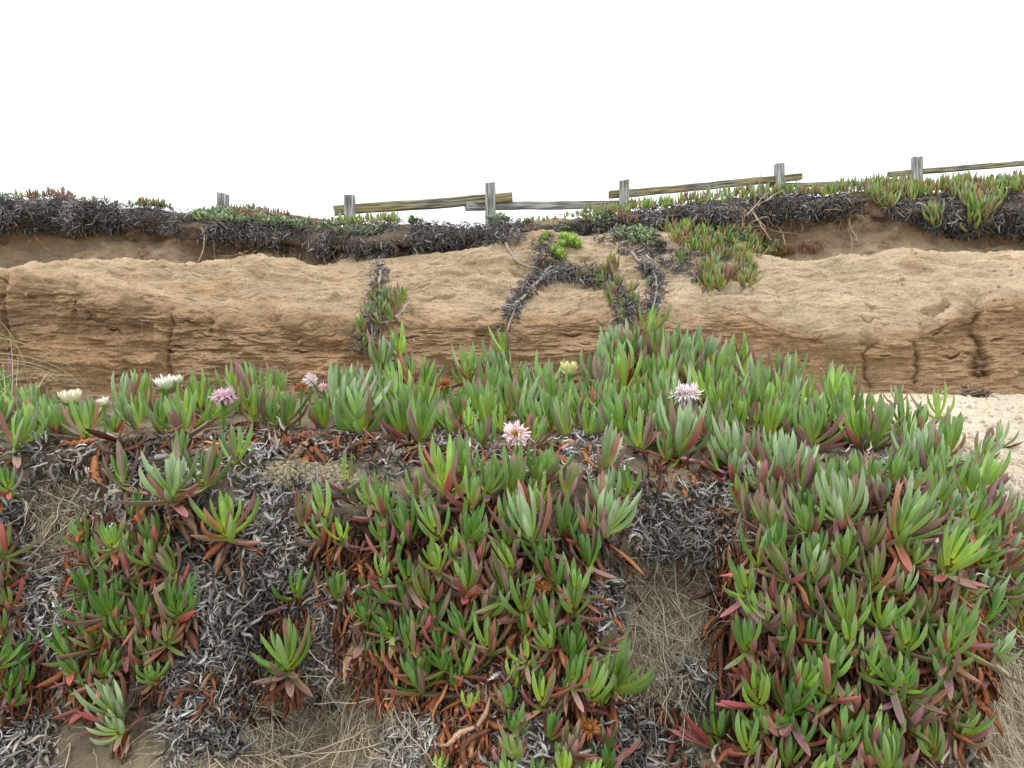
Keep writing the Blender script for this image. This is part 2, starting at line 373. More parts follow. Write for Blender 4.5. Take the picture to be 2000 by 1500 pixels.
d2 = facez * (.045 * lump + .018 * lump2 + .006 * grain + .010 * crumb) + (1 - facez) * (.02 * lump + .012 * lump2 + .004 * grain + .007 * crumb)
hollow = -.055 * np.exp(-np.abs((P2 - 1308) / 112) ** 4) * sstep(V2, 5.0, 5.35) * (1 - sstep(V2, 6.1, 6.6))
hollow += -.06 * np.exp(-((P2 - 130) / 80) ** 2) * sstep(V2, 4.3, 4.8) * (1 - sstep(V2, 5.2, 5.8))
hollow += -.05 * np.exp(-((P2 - 620) / 110) ** 2) * sstep(V2, 6.4, 6.9) * (1 - sstep(V2, 8, 8.5))
hollow += -.04 * np.exp(-((P2 - 1600) / 30) ** 2) * sstep(V2, 5.2, 5.6) * (1 - sstep(V2, 6.0, 6.6))
G2 = G2 + n2 * (d2 + hollow)[..., None]
pathc = np.array([.56, .49, .37]); soilc = np.array([.23, .19, .13]); soild = np.array([.10, .078, .052])
c2 = mix(soilc, soild, sstep(lump2 + .5 * lump, -.2, .5)[..., None]); 
c2 = mix(c2, np.array([.34, .29, .20]), (sstep(V2, 7.0, 8.0) * .6)[..., None])
c2 = mix(c2, pathc * (1 + .12 * lump2[..., None]), (pathz * sstep(P2, 1100, 1500))[..., None])
c2 = mix(c2, pathc * .9, (sstep(P2, 1860, 1960) * (1 - sstep(V2, 3.4, 4.4)))[..., None])
VG = G2.reshape(-1, 3); QG = grid_quads(NR2, NC2)
bank = mesh_obj('bank', VG, QG, M_SOIL, c2.reshape(-1, 3)); bank['kind'] = 'structure'; bank['label'] = 'crumbling earth bank and pale sand terrace'
BV_G = bvh_of(VG, QG)

# ---- beach sand sheet reaching the horizon
gx = np.concatenate([[-900, -200, -40], np.linspace(-8, 8, 90), [40, 200, 900]]); gy = np.concatenate([[-900, -200, -30], np.linspace(-6, 1.7, 60), [3, 30, 200, 900]])
GX, GY = np.meshgrid(gx, gy); GG = np.stack([GX, GY, 0 * GX], -1); GG[..., 2] = .02 * fbm(GG, (1.5, 1.5, 1), 4, 5) * (np.abs(GX) < 10) * (np.abs(GY) < 10)
g = mesh_obj('ground', GG.reshape(-1, 3), grid_quads(*GX.shape), M_SOIL, np.full((GX.size, 3), .42) * np.array([1, .86, .66])); g['kind'] = 'structure'; g['label'] = 'pale beach sand'
# ------------------------------------------------------------------ fence on top of the bluff
FY = lambda px: float(np.interp(px, [400, 683, 958, 1219, 1522, 1791, 2100], [12.8, 12.2, 12.0, 12.9, 14.3, 15.0, 15.8]))
def plank(name, A, Bp, hw, hd, cols, parent, seg=26, worn=.06):
    """a weathered beam from A to Bp; half height hw, half depth hd; cross-section with worn corners; local X runs along the beam"""
    A = np.array(A, float); Bp = np.array(Bp, float); L = np.linalg.norm(Bp - A); x = nrm(Bp - A)
    up = np.array([0, 0, 1.]) if abs(x[2]) < .8 else np.array([0, -1., 0]); y = nrm(np.cross(up, x)); z = np.cross(x, y)
    c = .22
    sec = np.array([(-1, -1 + c), (-1 + c, -1), (1 - c, -1), (1, -1 + c), (1, 1 - c), (1 - c, 1), (-1 + c, 1), (-1, 1 - c)]) * [hd, hw]
    s = np.linspace(0, L, seg); V = np.zeros((seg, 8, 3)); V[..., 0] = s[:, None]; V[..., 1:] = sec
    nz = fbm(V + U(0, 50), (3, 12, 12), 3, 7); V[..., 1:] *= (1 + worn * 2 * nz)[..., None]
    V[..., 2] += (hw * .25 * fbm(np.stack([s, s * 0, s * 0 + U(0, 9)], -1), 1.3, 2, 3))[:, None]
    V[0, :, 0] += .02 * U(-1, 1, 8); V[-1, :, 0] += .02 * U(-1, 1, 8)
    Q = []
    for i in range(seg - 1):
        for k in range(8): Q.append((i * 8 + k, i * 8 + (k + 1) % 8, i * 8 + 8 + (k + 1) % 8, i * 8 + 8 + k))
    for b0 in (0, (seg - 1) * 8):
        for k in (0, 1, 2): Q.append((b0 + k, b0 + k + 1, b0 + 6 - k, b0 + 7 - k))
    P = V.reshape(-1, 3)
    t = sstep(fbm(P + U(0, 30), (2, 5, 5), 3, 11), -.2, .35)[:, None]
    cc = mix(np.array(cols[0]), np.array(cols[1]), t)
    o = mesh_obj(name, P, np.array(Q), M_WOOD, cc, None, None, smooth=False)
    from mathutils import Matrix
    m = Matrix(((x[0], y[0], z[0], A[0]), (x[1], y[1], z[1], A[1]), (x[2], y[2], z[2], A[2]), (0, 0, 0, 1)))
    o.parent = parent; o.matrix_local = Matrix.Translation(-parent.location) @ m
    return o
fence = thing('split_rail_fence', 'weathered grey post and rail fence with lichened rails on top of the bluff', 'fence', w3(958, 460, 12.0))
GREYW = [(.40, .43, .43), (.30, .30, .27)]; LICH = [(.27, .265, .22), (.31, .27, .15)]
ztop = float(t2[:, 2].mean())
for px, py, wd in ((435, 379, 20), (683, 383, 20), (958, 358, 20), (1219, 353, 18), (1522, 320, 16.5), (1791, 308, 17)):
    Y = FY(px); top = w3(px, py, Y); bot = w3(px, 530, Y)
    plank('post', bot, top, wd / F * Y / 2, wd / F * Y / 2, GREYW, fence, 22, .05)
def rail(px0, py0, px1, py1, th, off, cols=LICH):
    a = w3(px0, py0, FY(px0) + off); b_ = w3(px1, py1, FY(px1) + off); plank('rail', a, b_, th / F * 12.5 / 2, .045, cols, fence, 40)
rail(425, 406, 664, 440, 12, .17); rail(653, 411, 1000, 385, 18, .16)
rail(910, 403, 1240, 398, 15, .26, GREYW); rail(1192, 381, 1563, 345, 15, .17)
rail(1500, 362, 1800, 357, 9, .24, GREYW); rail(1735, 341, 2180, 303, 12, .17)

# ------------------------------------------------------------------ colours of living leaves
def c3(*a): return np.array(a, float)
BASE = {'g': (c3(.34, .46, .05), c3(.185, .335, .07), c3(.17, .285, .10)),
        'e': (c3(.31, .44, .08), c3(.23, .36, .15), c3(.29, .38, .23)),
        'y': (c3(.40, .53, .05), c3(.24, .40, .055), c3(.20, .34, .09)),
        'd': (c3(.21, .37, .025), c3(.095, .225, .04), c3(.10, .19, .06)),
        'r': (c3(.23, .32, .05), c3(.17, .23, .06), c3(.20, .17, .10))}
PURP = c3(.22, .11, .15); REDC = c3(.42, .04, .055); PINKR = c3(.38, .13, .12)
def leaf_colour(kind, age, ptip):
    """kind string per shoot, age (N,) 0 young .. 1 old; returns function of s"""
    n = len(age); b0, b1, b2 = BASE[kind]
    br = U(.65, 1.25, (n, 1)); tipa = (U(0, 1, n) < ptip + .45 * age) * U(.4, 1, n); redl = (U(0, 1, n) < (.02 + .38 * age ** 2) * (2.4 if kind == 'r' else 1)) * U(.5, 1, n)
    rc = mix(PURP, REDC, (U(0, 1, (n, 1)) < .5) * U(.3, 1, (n, 1))); st = U(.55, .85, n)
    def f(s):
        s = np.broadcast_to(s, (n, len(s)))
        c = mix(b0[None, None], b1[None, None], sstep(s, 0, .45)[..., None]); c = mix(c, b2[None, None], sstep(s, .4, .95)[..., None])
        c = mix(c, PURP[None, None], (sstep(s, st[:, None], 1.05) * tipa[:, None])[..., None])
        c = mix(c, mix(rc[:, None], PINKR[None, None], .35 * s[..., None]), (redl[:, None] * sstep(s, -.1, .35))[..., None])
        return c * br[:, None]
    return f
BROWN = [c3(.18, .062, .026), c3(.27, .11, .045), c3(.11, .045, .028), c3(.27, .17, .11), c3(.07, .034, .024)]
GREYD = [c3(.27, .26, .25), c3(.40, .39, .38), c3(.15, .132, .12), c3(.33, .285, .24), c3(.045, .038, .034)]
def dead_colour(pal, n, wts=None):
    i = RNG.choice(len(pal), n, p=wts); cb = np.array(pal)[i] * U(.7, 1.25, (n, 1)); tl = U(.7, 1.5, (n, 1))
    return lambda s: cb[:, None] * mix(np.ones((n, 1)), tl, s[None, :])[..., None]

def rosette(bag, base, axis, L, pairs, kind='g', open_=1., ptip=.3, rings=10, style='live', tiers=1, wl=.155, spread=None):
    """opposite pairs of three-sided leaves, youngest in the middle"""
    ax = nrm(np.array(axis, float)); ref = nrm(np.cross(ax, c3(.2, -1, .1) + .3 * U(-1, 1, 3))); r2 = np.cross(ax, ref)
    P, D, B, LL, TH, AG = [], [], [], [], [], []
    ph0 = U(0, math.pi)
    for k in range(pairs):
        a = k / max(1, pairs - 1)
        for sd_ in (0, 1):
            az = ph0 + k * math.pi / 2 + sd_ * math.pi + U(-.35, .35)
            r = math.cos(az) * ref + math.sin(az) * r2
            sp = math.radians((14 + 50 * a ** 1.1) * open_ * U(.8, 1.2)) if k else math.radians(7)
            l = L * (.5 + .5 * min(1, (k + .6) / (pairs * .6))) * U(.74, 1.16)
            if a > .85: l *= U(.75, 1)
            P.append(base + ax * L * (.30 * (1 - a)) + r * .004); D.append(math.cos(sp) * ax + math.sin(sp) * r); B.append(-math.cos(sp) * r + math.sin(sp) * ax + .10 * c3(0, 0, 1))
            LL.append(l); TH.append(sp * U(.55, 1.15) + U(0, .15)); AG.append(a)
    LL = np.array(LL)
    W = (L * .55 + .030) * wl * U(.82, 1.12, len(LL)) * (.72 + .28 * LL / L)
    bag.add(*leaves(np.array(P), np.array(D), np.array(B), LL, W, np.array(TH), leaf_colour(kind, np.array(AG), ptip), .95, rings, style, U(-.25, .25, len(LL))))
def skirt(bag, base, nrmv, L, n, pal=BROWN, rings=7, down=.9):
    """withered leaves hanging below a shoot"""
    az = U(0, 2 * math.pi, n); side = nrm(np.cross(nrmv, c3(0, 0, 1))); P = base + (U(-.3, .3, (n, 1)) * side - U(.0, .4, (n, 1)) * c3(0, 0, 1)) * L * .8 - .012 * nrmv
    D = side * np.cos(az)[:, None] * .75 + nrmv * U(.1, .8, (n, 1)) + c3(0, 0, 1) * U(-down - .3, -.1, (n, 1))
    B = np.repeat(c3(0, 0, -1)[None], n, 0) - .2 * nrmv + .3 * U(-1, 1, (n, 3))
    bag.add(*leaves(P, D, B, L * U(.5, .95, n), L * U(.12, .21, n), U(.1, 1.1, n), dead_colour(pal, n), .32, rings, 'dead', U(-1.5, 1.5, n), .03))

# ------------------------------------------------------------------ the shoots one can pick out, read off the photograph: pixel of the base, height, kind, openness, pairs
S = """31,873,88,g,1.1,6|64,833,68,g,.9,6|131,846,62,g,.7,5|223,843,70,g,1,6|243,807,92,e,.6,5|265,838,62,g,.8,5|357,853,90,g,1.1,6|344,756,60,g,.6,4|
440,812,60,y,.8,5|357,889,56,g,.7,4|336,975,105,e,1.25,8|401,948,78,d,.7,5|465,908,84,g,1.0,5|241,948,76,d,.6,4|443,1049,92,y,1.4,9|304,1067,72,d,.9,5|261,1009,50,d,.8,4|
256,1135,95,g,1.1,7|17,959,55,d,.9,4|11,1085,76,r,1.1,4|216,1203,82,d,1.0,6|187,1262,72,d,.8,5|241,1251,72,g,.9,5|343,1211,92,d,1.1,6|275,1206,62,d,.8,4|139,1289,86,d,.5,3|
184,1366,92,d,1.0,5|233,1402,90,e,1.2,8|236,1432,62,e,1.5,7|35,1305,72,d,1.1,5|16,1347,44,d,1,4|219,1299,52,d,.8,4|269,1315,76,d,1,5|556,833,82,g,.9,6|516,822,72,g,.9,6|
671,843,134,e,.85,7|713,849,112,g,1.2,8|617,827,46,g,.6,3|686,768,62,g,.7,5|788,854,92,g,.7,6|822,862,104,g,1.1,7|752,762,68,g,.7,5|800,748,60,g,.7,5|873,768,84,g,.7,6|
916,742,72,y,.9,6|897,798,46,y,.9,4|942,872,66,g,1.0,5|778,694,62,y,.9,4|748,722,74,e,.7,5|990,698,62,y,.9,4|986,742,74,e,.8,5|1266,655,62,y,.8,5|1240,690,60,g,.8,5|1035,757,50,g,.9,5|
675,957,68,g,.15,1|591,1022,66,r,.9,4|633,1014,76,g,.7,4|633,1063,74,g,1.3,6|668,1059,48,y,1.3,3|751,1006,76,g,.6,4|723,982,56,g,.8,4|815,977,62,g,.9,4|871,969,112,y,1.15,8|
920,990,80,g,.8,5|847,1014,52,g,1,4|953,963,74,g,.8,5|751,1059,60,d,1.2,4|884,1083,50,y,.6,3|932,1097,86,g,.8,5|761,1102,82,g,.8,5|577,1171,74,d,1.2,4|564,1310,98,g,1.2,8|540,1321,48,d,1.3,4|
713,1246,78,d,.9,4|745,1299,62,d,.8,3|800,1207,88,d,.5,3|804,1267,72,d,.4,3|823,1350,98,d,1.3,7|905,1315,80,y,1.1,5|919,1385,40,y,1,3|748,1129,54,g,.9,4|796,1137,68,d,.8,4|855,1504,42,y,.8,3|
961,1195,66,d,1,4|913,1152,72,g,.9,4|936,1096,76,g,.9,6|1004,1114,72,y,.5,4|1040,1062,106,e,.85,7|912,1160,92,g,.7,4|1065,1112,76,d,.8,5|1024,1202,96,g,.9,6|1026,1240,56,g,.5,3|954,1206,76,d,.8,4|
1060,1185,66,d,1.0,5|1120,1197,76,g,.9,6|1074,1266,58,g,.8,4|1100,1047,76,d,.8,5|1183,1045,100,e,1.35,7|1178,1000,84,e,.9,6|1181,925,100,e,.7,5|1125,1162,72,g,1.1,5|1057,1382,80,y,.9,4|
1100,1379,66,g,.8,4|1150,1365,90,g,.7,6|1197,1349,104,g,1.3,7|1170,1385,56,y,.8,4|1027,1295,52,y,.9,3|1403,1459,106,d,.8,5|1460,1162,90,g,.9,4|1487,1229,86,g,1,4|1463,1022,66,r,.9,5|
1211,845,88,g,1.1,8|1250,880,80,g,.9,6|1301,898,58,g,.9,5|1327,891,122,e,1.1,9|1397,871,90,g,.9,7|1443,914,100,e,.8,6|1227,967,66,g,.8,4|1045,872,66,g,.9,5|1051,938,66,g,.8,5|1074,943,66,g,.9,5|
1451,997,64,y,.5,4|1527,945,104,e,1.0,8|1585,873,98,g,1.0,8|1684,878,98,y,1.1,8|1745,953,88,g,.6,4|1801,923,102,e,1.1,8|1841,966,86,g,.9,6|1889,971,86,g,.9,7|1643,1027,118,e,1.15,8|1577,1052,94,g,1.1,6|
1767,1041,102,e,.9,6|1753,1059,98,g,.9,5|1665,966,80,g,.8,5|1836,819,74,y,.9,5|1857,854,56,g,1,5|1916,897,64,e,1.1,5|1950,872,52,e,.9,5|1751,790,40,e,1,4|1628,777,66,g,.7,5|1540,763,70,y,.6,5|
1583,1145,102,e,1.2,6|1717,1229,90,g,1.4,7|1847,1289,90,g,1.3,7|1933,1295,80,e,1.1,5|1580,1285,86,d,.8,4|1617,1362,106,g,.9,5|1767,1355,88,d,1.5,8|1740,1335,92,g,1,5|1543,1395,112,d,1.1,8|
1870,1445,86,g,1.3,6|1793,1442,56,y,.9,4|1697,1489,100,g,.8,5|1760,1162,58,e,.6,4|1833,1162,64,g,1,5|1875,1172,66,g,1,5|1917,1175,70,e,.8,5|1967,1169,80,e,1.0,6|1783,1102,54,g,.8,4|1747,1059,72,g,.9,4|
1647,1102,82,g,.8,5|1520,1089,80,d,.8,4|1533,1295,82,d,.7,4|1660,1402,80,g,.9,5|1985,1050,86,g,1,5|1930,1040,86,r,.9,6|1960,1110,80,e,1,5|1905,1100,76,g,1,5|1985,1230,70,g,.9,4|1650,850,70,g,.8,6"""
SH = []
for l in S.replace('\n', '').split('|'):
    a = l.split(','); SH.append((float(a[0]), float(a[1]), float(a[2]) * (1.12 if float(a[1]) > 930 else 1.04), a[3], float(a[4]), int(a[5])))
NHAND = len(SH)
def inpoly(x, y, P):
    c = False; j = len(P) - 1
    for i in range(len(P)):
        if (P[i][1] > y) != (P[j][1] > y) and x < (P[j][0] - P[i][0]) * (y - P[i][1]) / (P[j][1] - P[i][1]) + P[i][0]: c = not c
        j = i
    return c
def poisson(P, rmin, tries, seed, taken=(), rt=None):
    rg = random.Random(seed); xs = [p[0] for p in P]; ys = [p[1] for p in P]; out = []
    tk = list(taken)
    for _ in range(tries):
        x = rg.uniform(min(xs), max(xs)); y = rg.uniform(min(ys), max(ys))
        if not inpoly(x, y, P): continue
        if any((x - a) ** 2 + ((y - b) * 1.25) ** 2 < rmin ** 2 for a, b in out): continue
        if any((x - a) ** 2 + ((y - b) * 1.1) ** 2 < (rt or rmin) ** 2 for a, b in tk): continue
        out.append((x, y))
    return out
hand = [(s[0], s[1]) for s in SH]
fills = [ # polygon, spacing, size range, kinds, openness
 ([(-40, 800), (60, 792), (250, 790), (500, 778), (700, 765), (700, 850), (500, 830), (250, 850), (-40, 860)], 26, (54, 98), 'gggygy', .9),
 ([(700, 760), (850, 752), (1100, 752), (1180, 730), (1330, 725), (1430, 730), (1500, 760), (1600, 785), (1700, 812), (1770, 838), (1800, 890), (1600, 860), (1400, 860), (1180, 850), (1000, 870), (840, 850), (700, 850)], 25, (50, 104), 'gggygye', .9),
 ([(1180, 690), (1280, 690), (1430, 730), (1420, 760), (1180, 760)], 24, (50, 90), 'gge', .85),
 ([(1790, 860), (1850, 880), (1890, 930), (1970, 1020), (2040, 1060), (2040, 1190), (1960, 1190), (1850, 1060), (1760, 960)], 38, (56, 100), 'ggyge', 1.),
 ([(1460, 1000), (1600, 1000), (1900, 1080), (2030, 1150), (1930, 1190), (1880, 1330), (1860, 1460), (1800, 1560), (1480, 1560), (1450, 1420), (1450, 1200)], 60, (78, 116), 'ggdrgyrg', .95),
 ([(850, 930), (1000, 900), (1120, 940), (1170, 1050), (1130, 1180), (1150, 1320), (1140, 1400), (1020, 1330), (900, 1260), (760, 1180), (740, 1080), (800, 1010)], 57, (70, 110), 'ddggdgyr', .9),
 ([(980, 1330), (1180, 1370), (1200, 1540), (960, 1540), (1000, 1420)], 52, (50, 76), 'drgy', 1),
 ([(-40, 1120), (20, 1120), (40, 1220), (-40, 1260)], 50, (56, 76), 'dr', 1), ([(-40, 1300), (60, 1300), (60, 1380), (-40, 1380)], 45, (50, 70), 'dd', 1),
 ([(160, 1060), (300, 1060), (380, 1180), (300, 1330), (150, 1330), (150, 1180)], 44, (56, 80), 'ddgr', 1),
 ([(1360, 890), (1480, 900), (1700, 930), (1760, 980), (1600, 1010), (1480, 990)], 42, (60, 84), 'gerg', 1),
 ([(640, 1150), (760, 1160), (900, 1280), (900, 1400), (830, 1330), (720, 1290)], 48, (46, 66), 'dd', 1),
]
tk = list(hand)
for i, (poly, sp, rg_, kinds, op) in enumerate(fills):
    for x, y in poisson(poly, sp, 1500, 50 + i, tk, sp * .72):
        tk.append((x, y)); SH.append((x, y, random.uniform(*rg_), random.choice(kinds), op * random.uniform(.65, 1.3), random.choice((4, 5, 5, 6))))

# ------------------------------------------------------------------ flowers: (px, py of the head, width px, kind, facing tilt)
FLOWERS = [(140, 775, 48, 'cream', 'cream white flower fully open on the crest behind the grey litter, at the left', 0),
 (322, 748, 46, 'white', 'white flower with broad open head, left of its close white neighbour', .1), (347, 742, 26, 'white', 'small white flower half hidden behind leaves beside the broad white one', .3),
 (203, 784, 26, 'white', 'small whitish flower tucked low between leaves, left of the tall grey green shoot', .2),
 (438, 768, 42, 'pink', 'flat ragged mauve pink flower on a thick green stalk on the crest', .0), (606, 738, 26, 'palepink', 'pale pink flower half folded upright above two small pink ones', .9),
 (633, 752, 20, 'pink', 'small lilac pink flower right of the orange withered bud', .2), (1112, 722, 36, 'yellow', 'pale yellow cup shaped flower standing against the brown bluff face', .0),
 (1340, 760, 52, 'palepink', 'frilly white and pink flower in the tallest stand of leaves', .05), (1008, 840, 46, 'pinkface', 'pink flower with yellow orange centre turned towards the viewer', 1.2)]
PC = {'cream': (c3(.90, .88, .72), c3(.80, .70, .18)), 'white': (c3(.92, .92, .84), c3(.8, .76, .36)), 'palepink': (c3(.92, .83, .84), c3(.84, .60, .64)),
      'pink': (c3(.84, .58, .68), c3(.74, .42, .52)), 'yellow': (c3(.80, .78, .42), c3(.66, .66, .10)), 'pinkface': (c3(.92, .76, .76), c3(.82, .50, .46)), 'rust': (c3(.42, .17, .05), c3(.30, .12, .04))}
FL = []
def make_flower(px, py, wpx, kind, label, tilt, off=.055):
    h = hit(BV_G, px, py + (80 if py < 860 else 30))
    FL.append((px, py))
    if h is None: return
    p, n = h; Y = p[1] - .02
    if n[2] < .6: Y -= .03
    head = w3(px, py + wpx * .22, Y); R = wpx / F * Y / 2 * (1.5 if kind == 'yellow' else 1.22)
    ax = nrm(c3(U(-.15, .15), -math.sin(tilt) - .12, math.cos(tilt)))
    f = thing('ice_plant_flower', label, 'flower', head, 'ice plant flowers')
    a0 = nrm(np.cross(ax, c3(.3, .9, .1))); a1 = np.cross(ax, a0)
    up_ = .3 if kind in ('pink', 'pinkface', 'palepink') else 1.0
    if kind == 'yellow': up_ = 1.35
    bg_ = Bag()
    for ring, (nn_, k) in enumerate(((34, 1.), (28, .88), (22, .66))):
        nn_ = int(nn_ * (2.1 if kind in ('pink', 'pinkface', 'palepink') else 1.5))
        az = U(0, 6.28, nn_); r = np.cos(az)[:, None] * a0 + np.sin(az)[:, None] * a1; D = r + ax * (up_ + .35 * ring) * U(.7, 1.3, (nn_, 1)) + (U(-.55, .75, (nn_, 1)) * ax + .3 * U(-1, 1, (nn_, 3))) * (kind in ('pink', 'pinkface', 'palepink'))
        cA, cB = PC[kind]
        m_ = U(0, .6, (nn_, 1))
        bg_.add(*leaves(head + r * R * .22, D, np.repeat(ax[None], nn_, 0) * (1 if kind in ('yellow', 'cream', 'white') else -1) + .3 * U(-1, 1, (nn_, 3)), R * k * U(.65, 1.08, nn_), R * .17, U(.3, .9, nn_) if kind in ('cream', 'white', 'yellow') else U(-1.6, 2.6, nn_),
            lambda s, cA=cA, cB=cB, m_=m_: mix(cB[None, None], mix(cA, cB, m_ * .5)[:, None], sstep(s, .0, .4)[None, :, None]), .4, 6, 'low', U(-.6, .6, nn_)))
    bg_.build('petals', M_PETAL, f, head)
    st = Bag(); nn_ = 40; az = U(0, 6.28, nn_); r = np.cos(az)[:, None] * a0 + np.sin(az)[:, None] * a1
    st.add(*leaves(head + r * R * .1, r * .5 + ax, np.repeat(ax[None], nn_, 0), R * U(.25, .4, nn_), R * .06, .4, lambda s: np.broadcast_to(c3(.62, .36, .05), (nn_, len(s), 3)), .8, 4, 'low'))
    st.build('stamens', M_PETAL, f, head)
    # calyx and stalk
    cx = Bag(); foot = p - n * .01; pth = np.array([[foot + (head - foot) * q_ for q_ in np.linspace(0, .86, 7)] + [head - ax * R * .25, head - ax * .001]])
    Vt, Qt, Ct = tubes(pth, np.array([R * .34]), c3(.14, .26, .04), 8, .7)
    grow = np.array([.55, .5, .48, .48, .5, .6, .8, 1.3, 1.5])[:, None]
    cen_ = pth[0][:, None]; Vt = (cen_ + (Vt.reshape(9, 8, 3) - cen_) * grow[..., None]).reshape(-1, 3)
    cx.add(Vt, Qt, Ct); cx.build('stalk', M_LEAF, f, head)
    sp_ = Bag(); az = np.arange(5) * 1.257 + U(0, 1); r = np.cos(az)[:, None] * a0 + np.sin(az)[:, None] * a1
    sp_.add(*leaves(head - ax * R * .15, r + ax * .15, np.repeat(ax[None], 5, 0), R * U(.7, 1.15, 5), R * .3, .5, leaf_colour('g', np.full(5, .3), .6), .8, 6, 'live'))
    sp_.build('sepals', M_LEAF, f, head)
    return f
for a in FLOWERS: make_flower(*a)
for a in [(1056, 1138, 38, 'rust', 'withered rusty flower head flat open in the lower green mass', .1), (1150, 1414, 40, 'rust', 'withered orange brown flower head low beside the grey litter near the bottom', .3),
          (590, 752, 22, 'rust', 'small withered orange flower head left of the small pink flowers', .1), (868, 735 + 12, 30, 'rust', 'shrivelled orange flower head between tall leaves right of the ridge centre', .2)]: make_flower(*a)

# ------------------------------------------------------------------ build the foreground shoots
UPV = c3(0, 0, 1)
built = []
def FLY(px, py): return min((b_ for a_, b_ in FL if abs(px - a_) < 24 and -6 < py - b_ < 90), default=py - 60)
for i, (px, py, h, kind, op, pairs) in enumerate(SH):
    if any(abs(px - a_) < 24 and -6 < py - b_ < 62 + 24 * (i >= NHAND) and py - h < b_ + 12 for a_, b_ in FL): 
        if i >= NHAND: continue
        h = max(30, py - FLY(px, py) - 16)
    yq = py
    r = hit(BV_G, px, yq)
    if r is None or (i >= NHAND and r[0][1] > 3.2) or r[0][1] > 4: 
        yq = None
        for dy in range(0, 130, 6):
            r = hit(BV_G, px, py + dy)
            if r is not None and r[0][1] < 2.35: yq = py + dy; break
        if yq is None: continue
        Yb = r[0][1]; sp = r[0]; n = r[1]; base = w3(px, py, Yb)
    else:
        sp, n = r
        lift = .022 + .03 * max(0, 1 - n[2]) * U(.6, 1.3)
        base = sp + n * lift + UPV * .0
        k = (sp[1] - lift * .8) ; base = w3(px, py, k)
    Ls = h / F * base[1]
    built.append((Ls / base[1], i, base, sp, n, Ls, kind, op, pairs, px, py))
built.sort(key=lambda b_: (b_[1] >= NHAND, -b_[0]))
NIND = 290
mat_bag = Bag(); mat_dead = Bag()
SHOOTS = []
for q_, (_, i, base, sp, n, Ls, kind, op, pairs, px, py) in enumerate(built):
    steep = 1 - max(0, n[2])
    axis = UPV * 1.0 + n * (.08 + .27 * steep) + c3(U(-.32, .32), U(-.22, .08), 0)
    if px > 1900 and i < NHAND: axis = axis + c3(.35, 0, 0)
    bag = Bag(); L = Ls * .93
    rosette(bag, base, axis, L, pairs, kind, op, {'g': .3, 'e': .3, 'y': .12, 'd': .25, 'r': .6}[kind])
    if steep > .45 or py > 850 or U(0, 1) < .3:     # older leaves splaying out sideways and down, many of them red
        no_ = int(U(1, 5.5)); az = U(0, 6.28, no_); sdv = nrm(np.cross(n, UPV))
        D = sdv * np.cos(az)[:, None] * 1.2 + n * U(.2, .9, (no_, 1)) + UPV * U(-.7, .35, (no_, 1))
        bag.add(*leaves(np.repeat(base[None], no_, 0) - UPV * .003, D, np.repeat(UPV[None], no_, 0) * 1., L * U(.7, 1.0, no_), L * .17, U(.1, .6, no_), leaf_colour('r', np.full(no_, .95), .6), .8, 9, 'live', U(-.4, .4, no_)))
    dn = Bag()
    nd = int(U(5, 12) * (1.5 if steep > .5 else .6))
    if q_ < NIND:
        skirt(dn, base, n, L, nd)
        t_ = thing('ice_plant_shoot', 'x', 'ice plant', base, 'fleshy ice plant shoots growing on the bank')
        bag.build('leaves', M_LEAF, t_, base)
        foot = sp - n * .02 - UPV * L * .15 * steep; mid_ = (base + foot) / 2 + .006 * U(-1, 1, 3) - UPV * .004
        stb = Bag(); stb.add(*tubes(np.array([[foot, (foot + mid_) / 2, mid_, (mid_ + base) / 2, base, base + nrm(axis) * L * .3]]), np.array([L * .065]), c3(.22, .14, .06), 6, .7)); stb.build('stem', M_STEM, t_, base)
        dn.build('withered_leaves', M_DEAD, t_, base)
        SHOOTS.append(dict(o=t_, px=px, py=py, h=Ls / base[1] * F, kind=kind, op=op, pairs=pairs))
    else:
        mat_bag.V += bag.V; mat_bag.C += bag.C
        for Q_, V_ in zip(bag.Q, bag.V): pass
        off = mat_bag.n
        mat_bag.Q += [Q_ + off for Q_ in bag.Q]; mat_bag.n += bag.n
        skirt(mat_dead, base, n, L, nd)
print('shoots', len(built), 'hand', NHAND)
o = mat_bag.build('ice_plant_mat', M_LEAF)
if o: tag(o, 'smaller green ice plant leaves filling in between the shoots', None, None, 'stuff')

# thick purplish runners lying over the crest
def runner(label, pts, rad, lift=.02):
    pp = []
    for x, y in pts:
        h = hit(BV_G, x, y + 12)
        if h: pp.append(w3(x, y, h[0][1] - lift))
    pp = np.array(pp); m = 14; tt = np.linspace(0, len(pp) - 1, m); q = np.stack([np.interp(tt, np.arange(len(pp)), pp[:, k]) for k in range(3)], 1); q = smooth1(q, 1.2, 0); q += .0015 * U(-1, 1, q.shape)
    o = thing('ice_plant_runner', label, 'ice plant', pp[0], 'purplish runners on the bank'); b_ = Bag()
    V_, Q_, C_ = tubes(q[None], np.array([rad]), mix(c3(.24, .08, .12), c3(.32, .14, .17), U(0, 1)), 7, .6); b_.add(V_, Q_, C_); b_.build('stem', M_LEAF, o, pp[0])
    d = nrm(q[-1] - q[-3]); n_ = 5; b2 = Bag()
    b2.add(*leaves(np.repeat(q[-1][None], n_, 0), d + U(-.5, .5, (n_, 3)) + UPV * .3, np.repeat(UPV[None], n_, 0), U(.035, .06, n_), .011, U(.2, .8, n_), leaf_colour('r', np.full(n_, .8), .8), .85, 9, 'live')); b2.build('leaves', M_LEAF, o, pp[0]); return o
runner('long straight purple runner lying just left of the pink flower with orange centre', [(985, 822), (930, 818), (880, 826), (826, 826)], .0055)
runner('short purple runner on the crest directly below the large splayed grey green shoot', [(1330, 895), (1365, 903), (1395, 900)], .005)
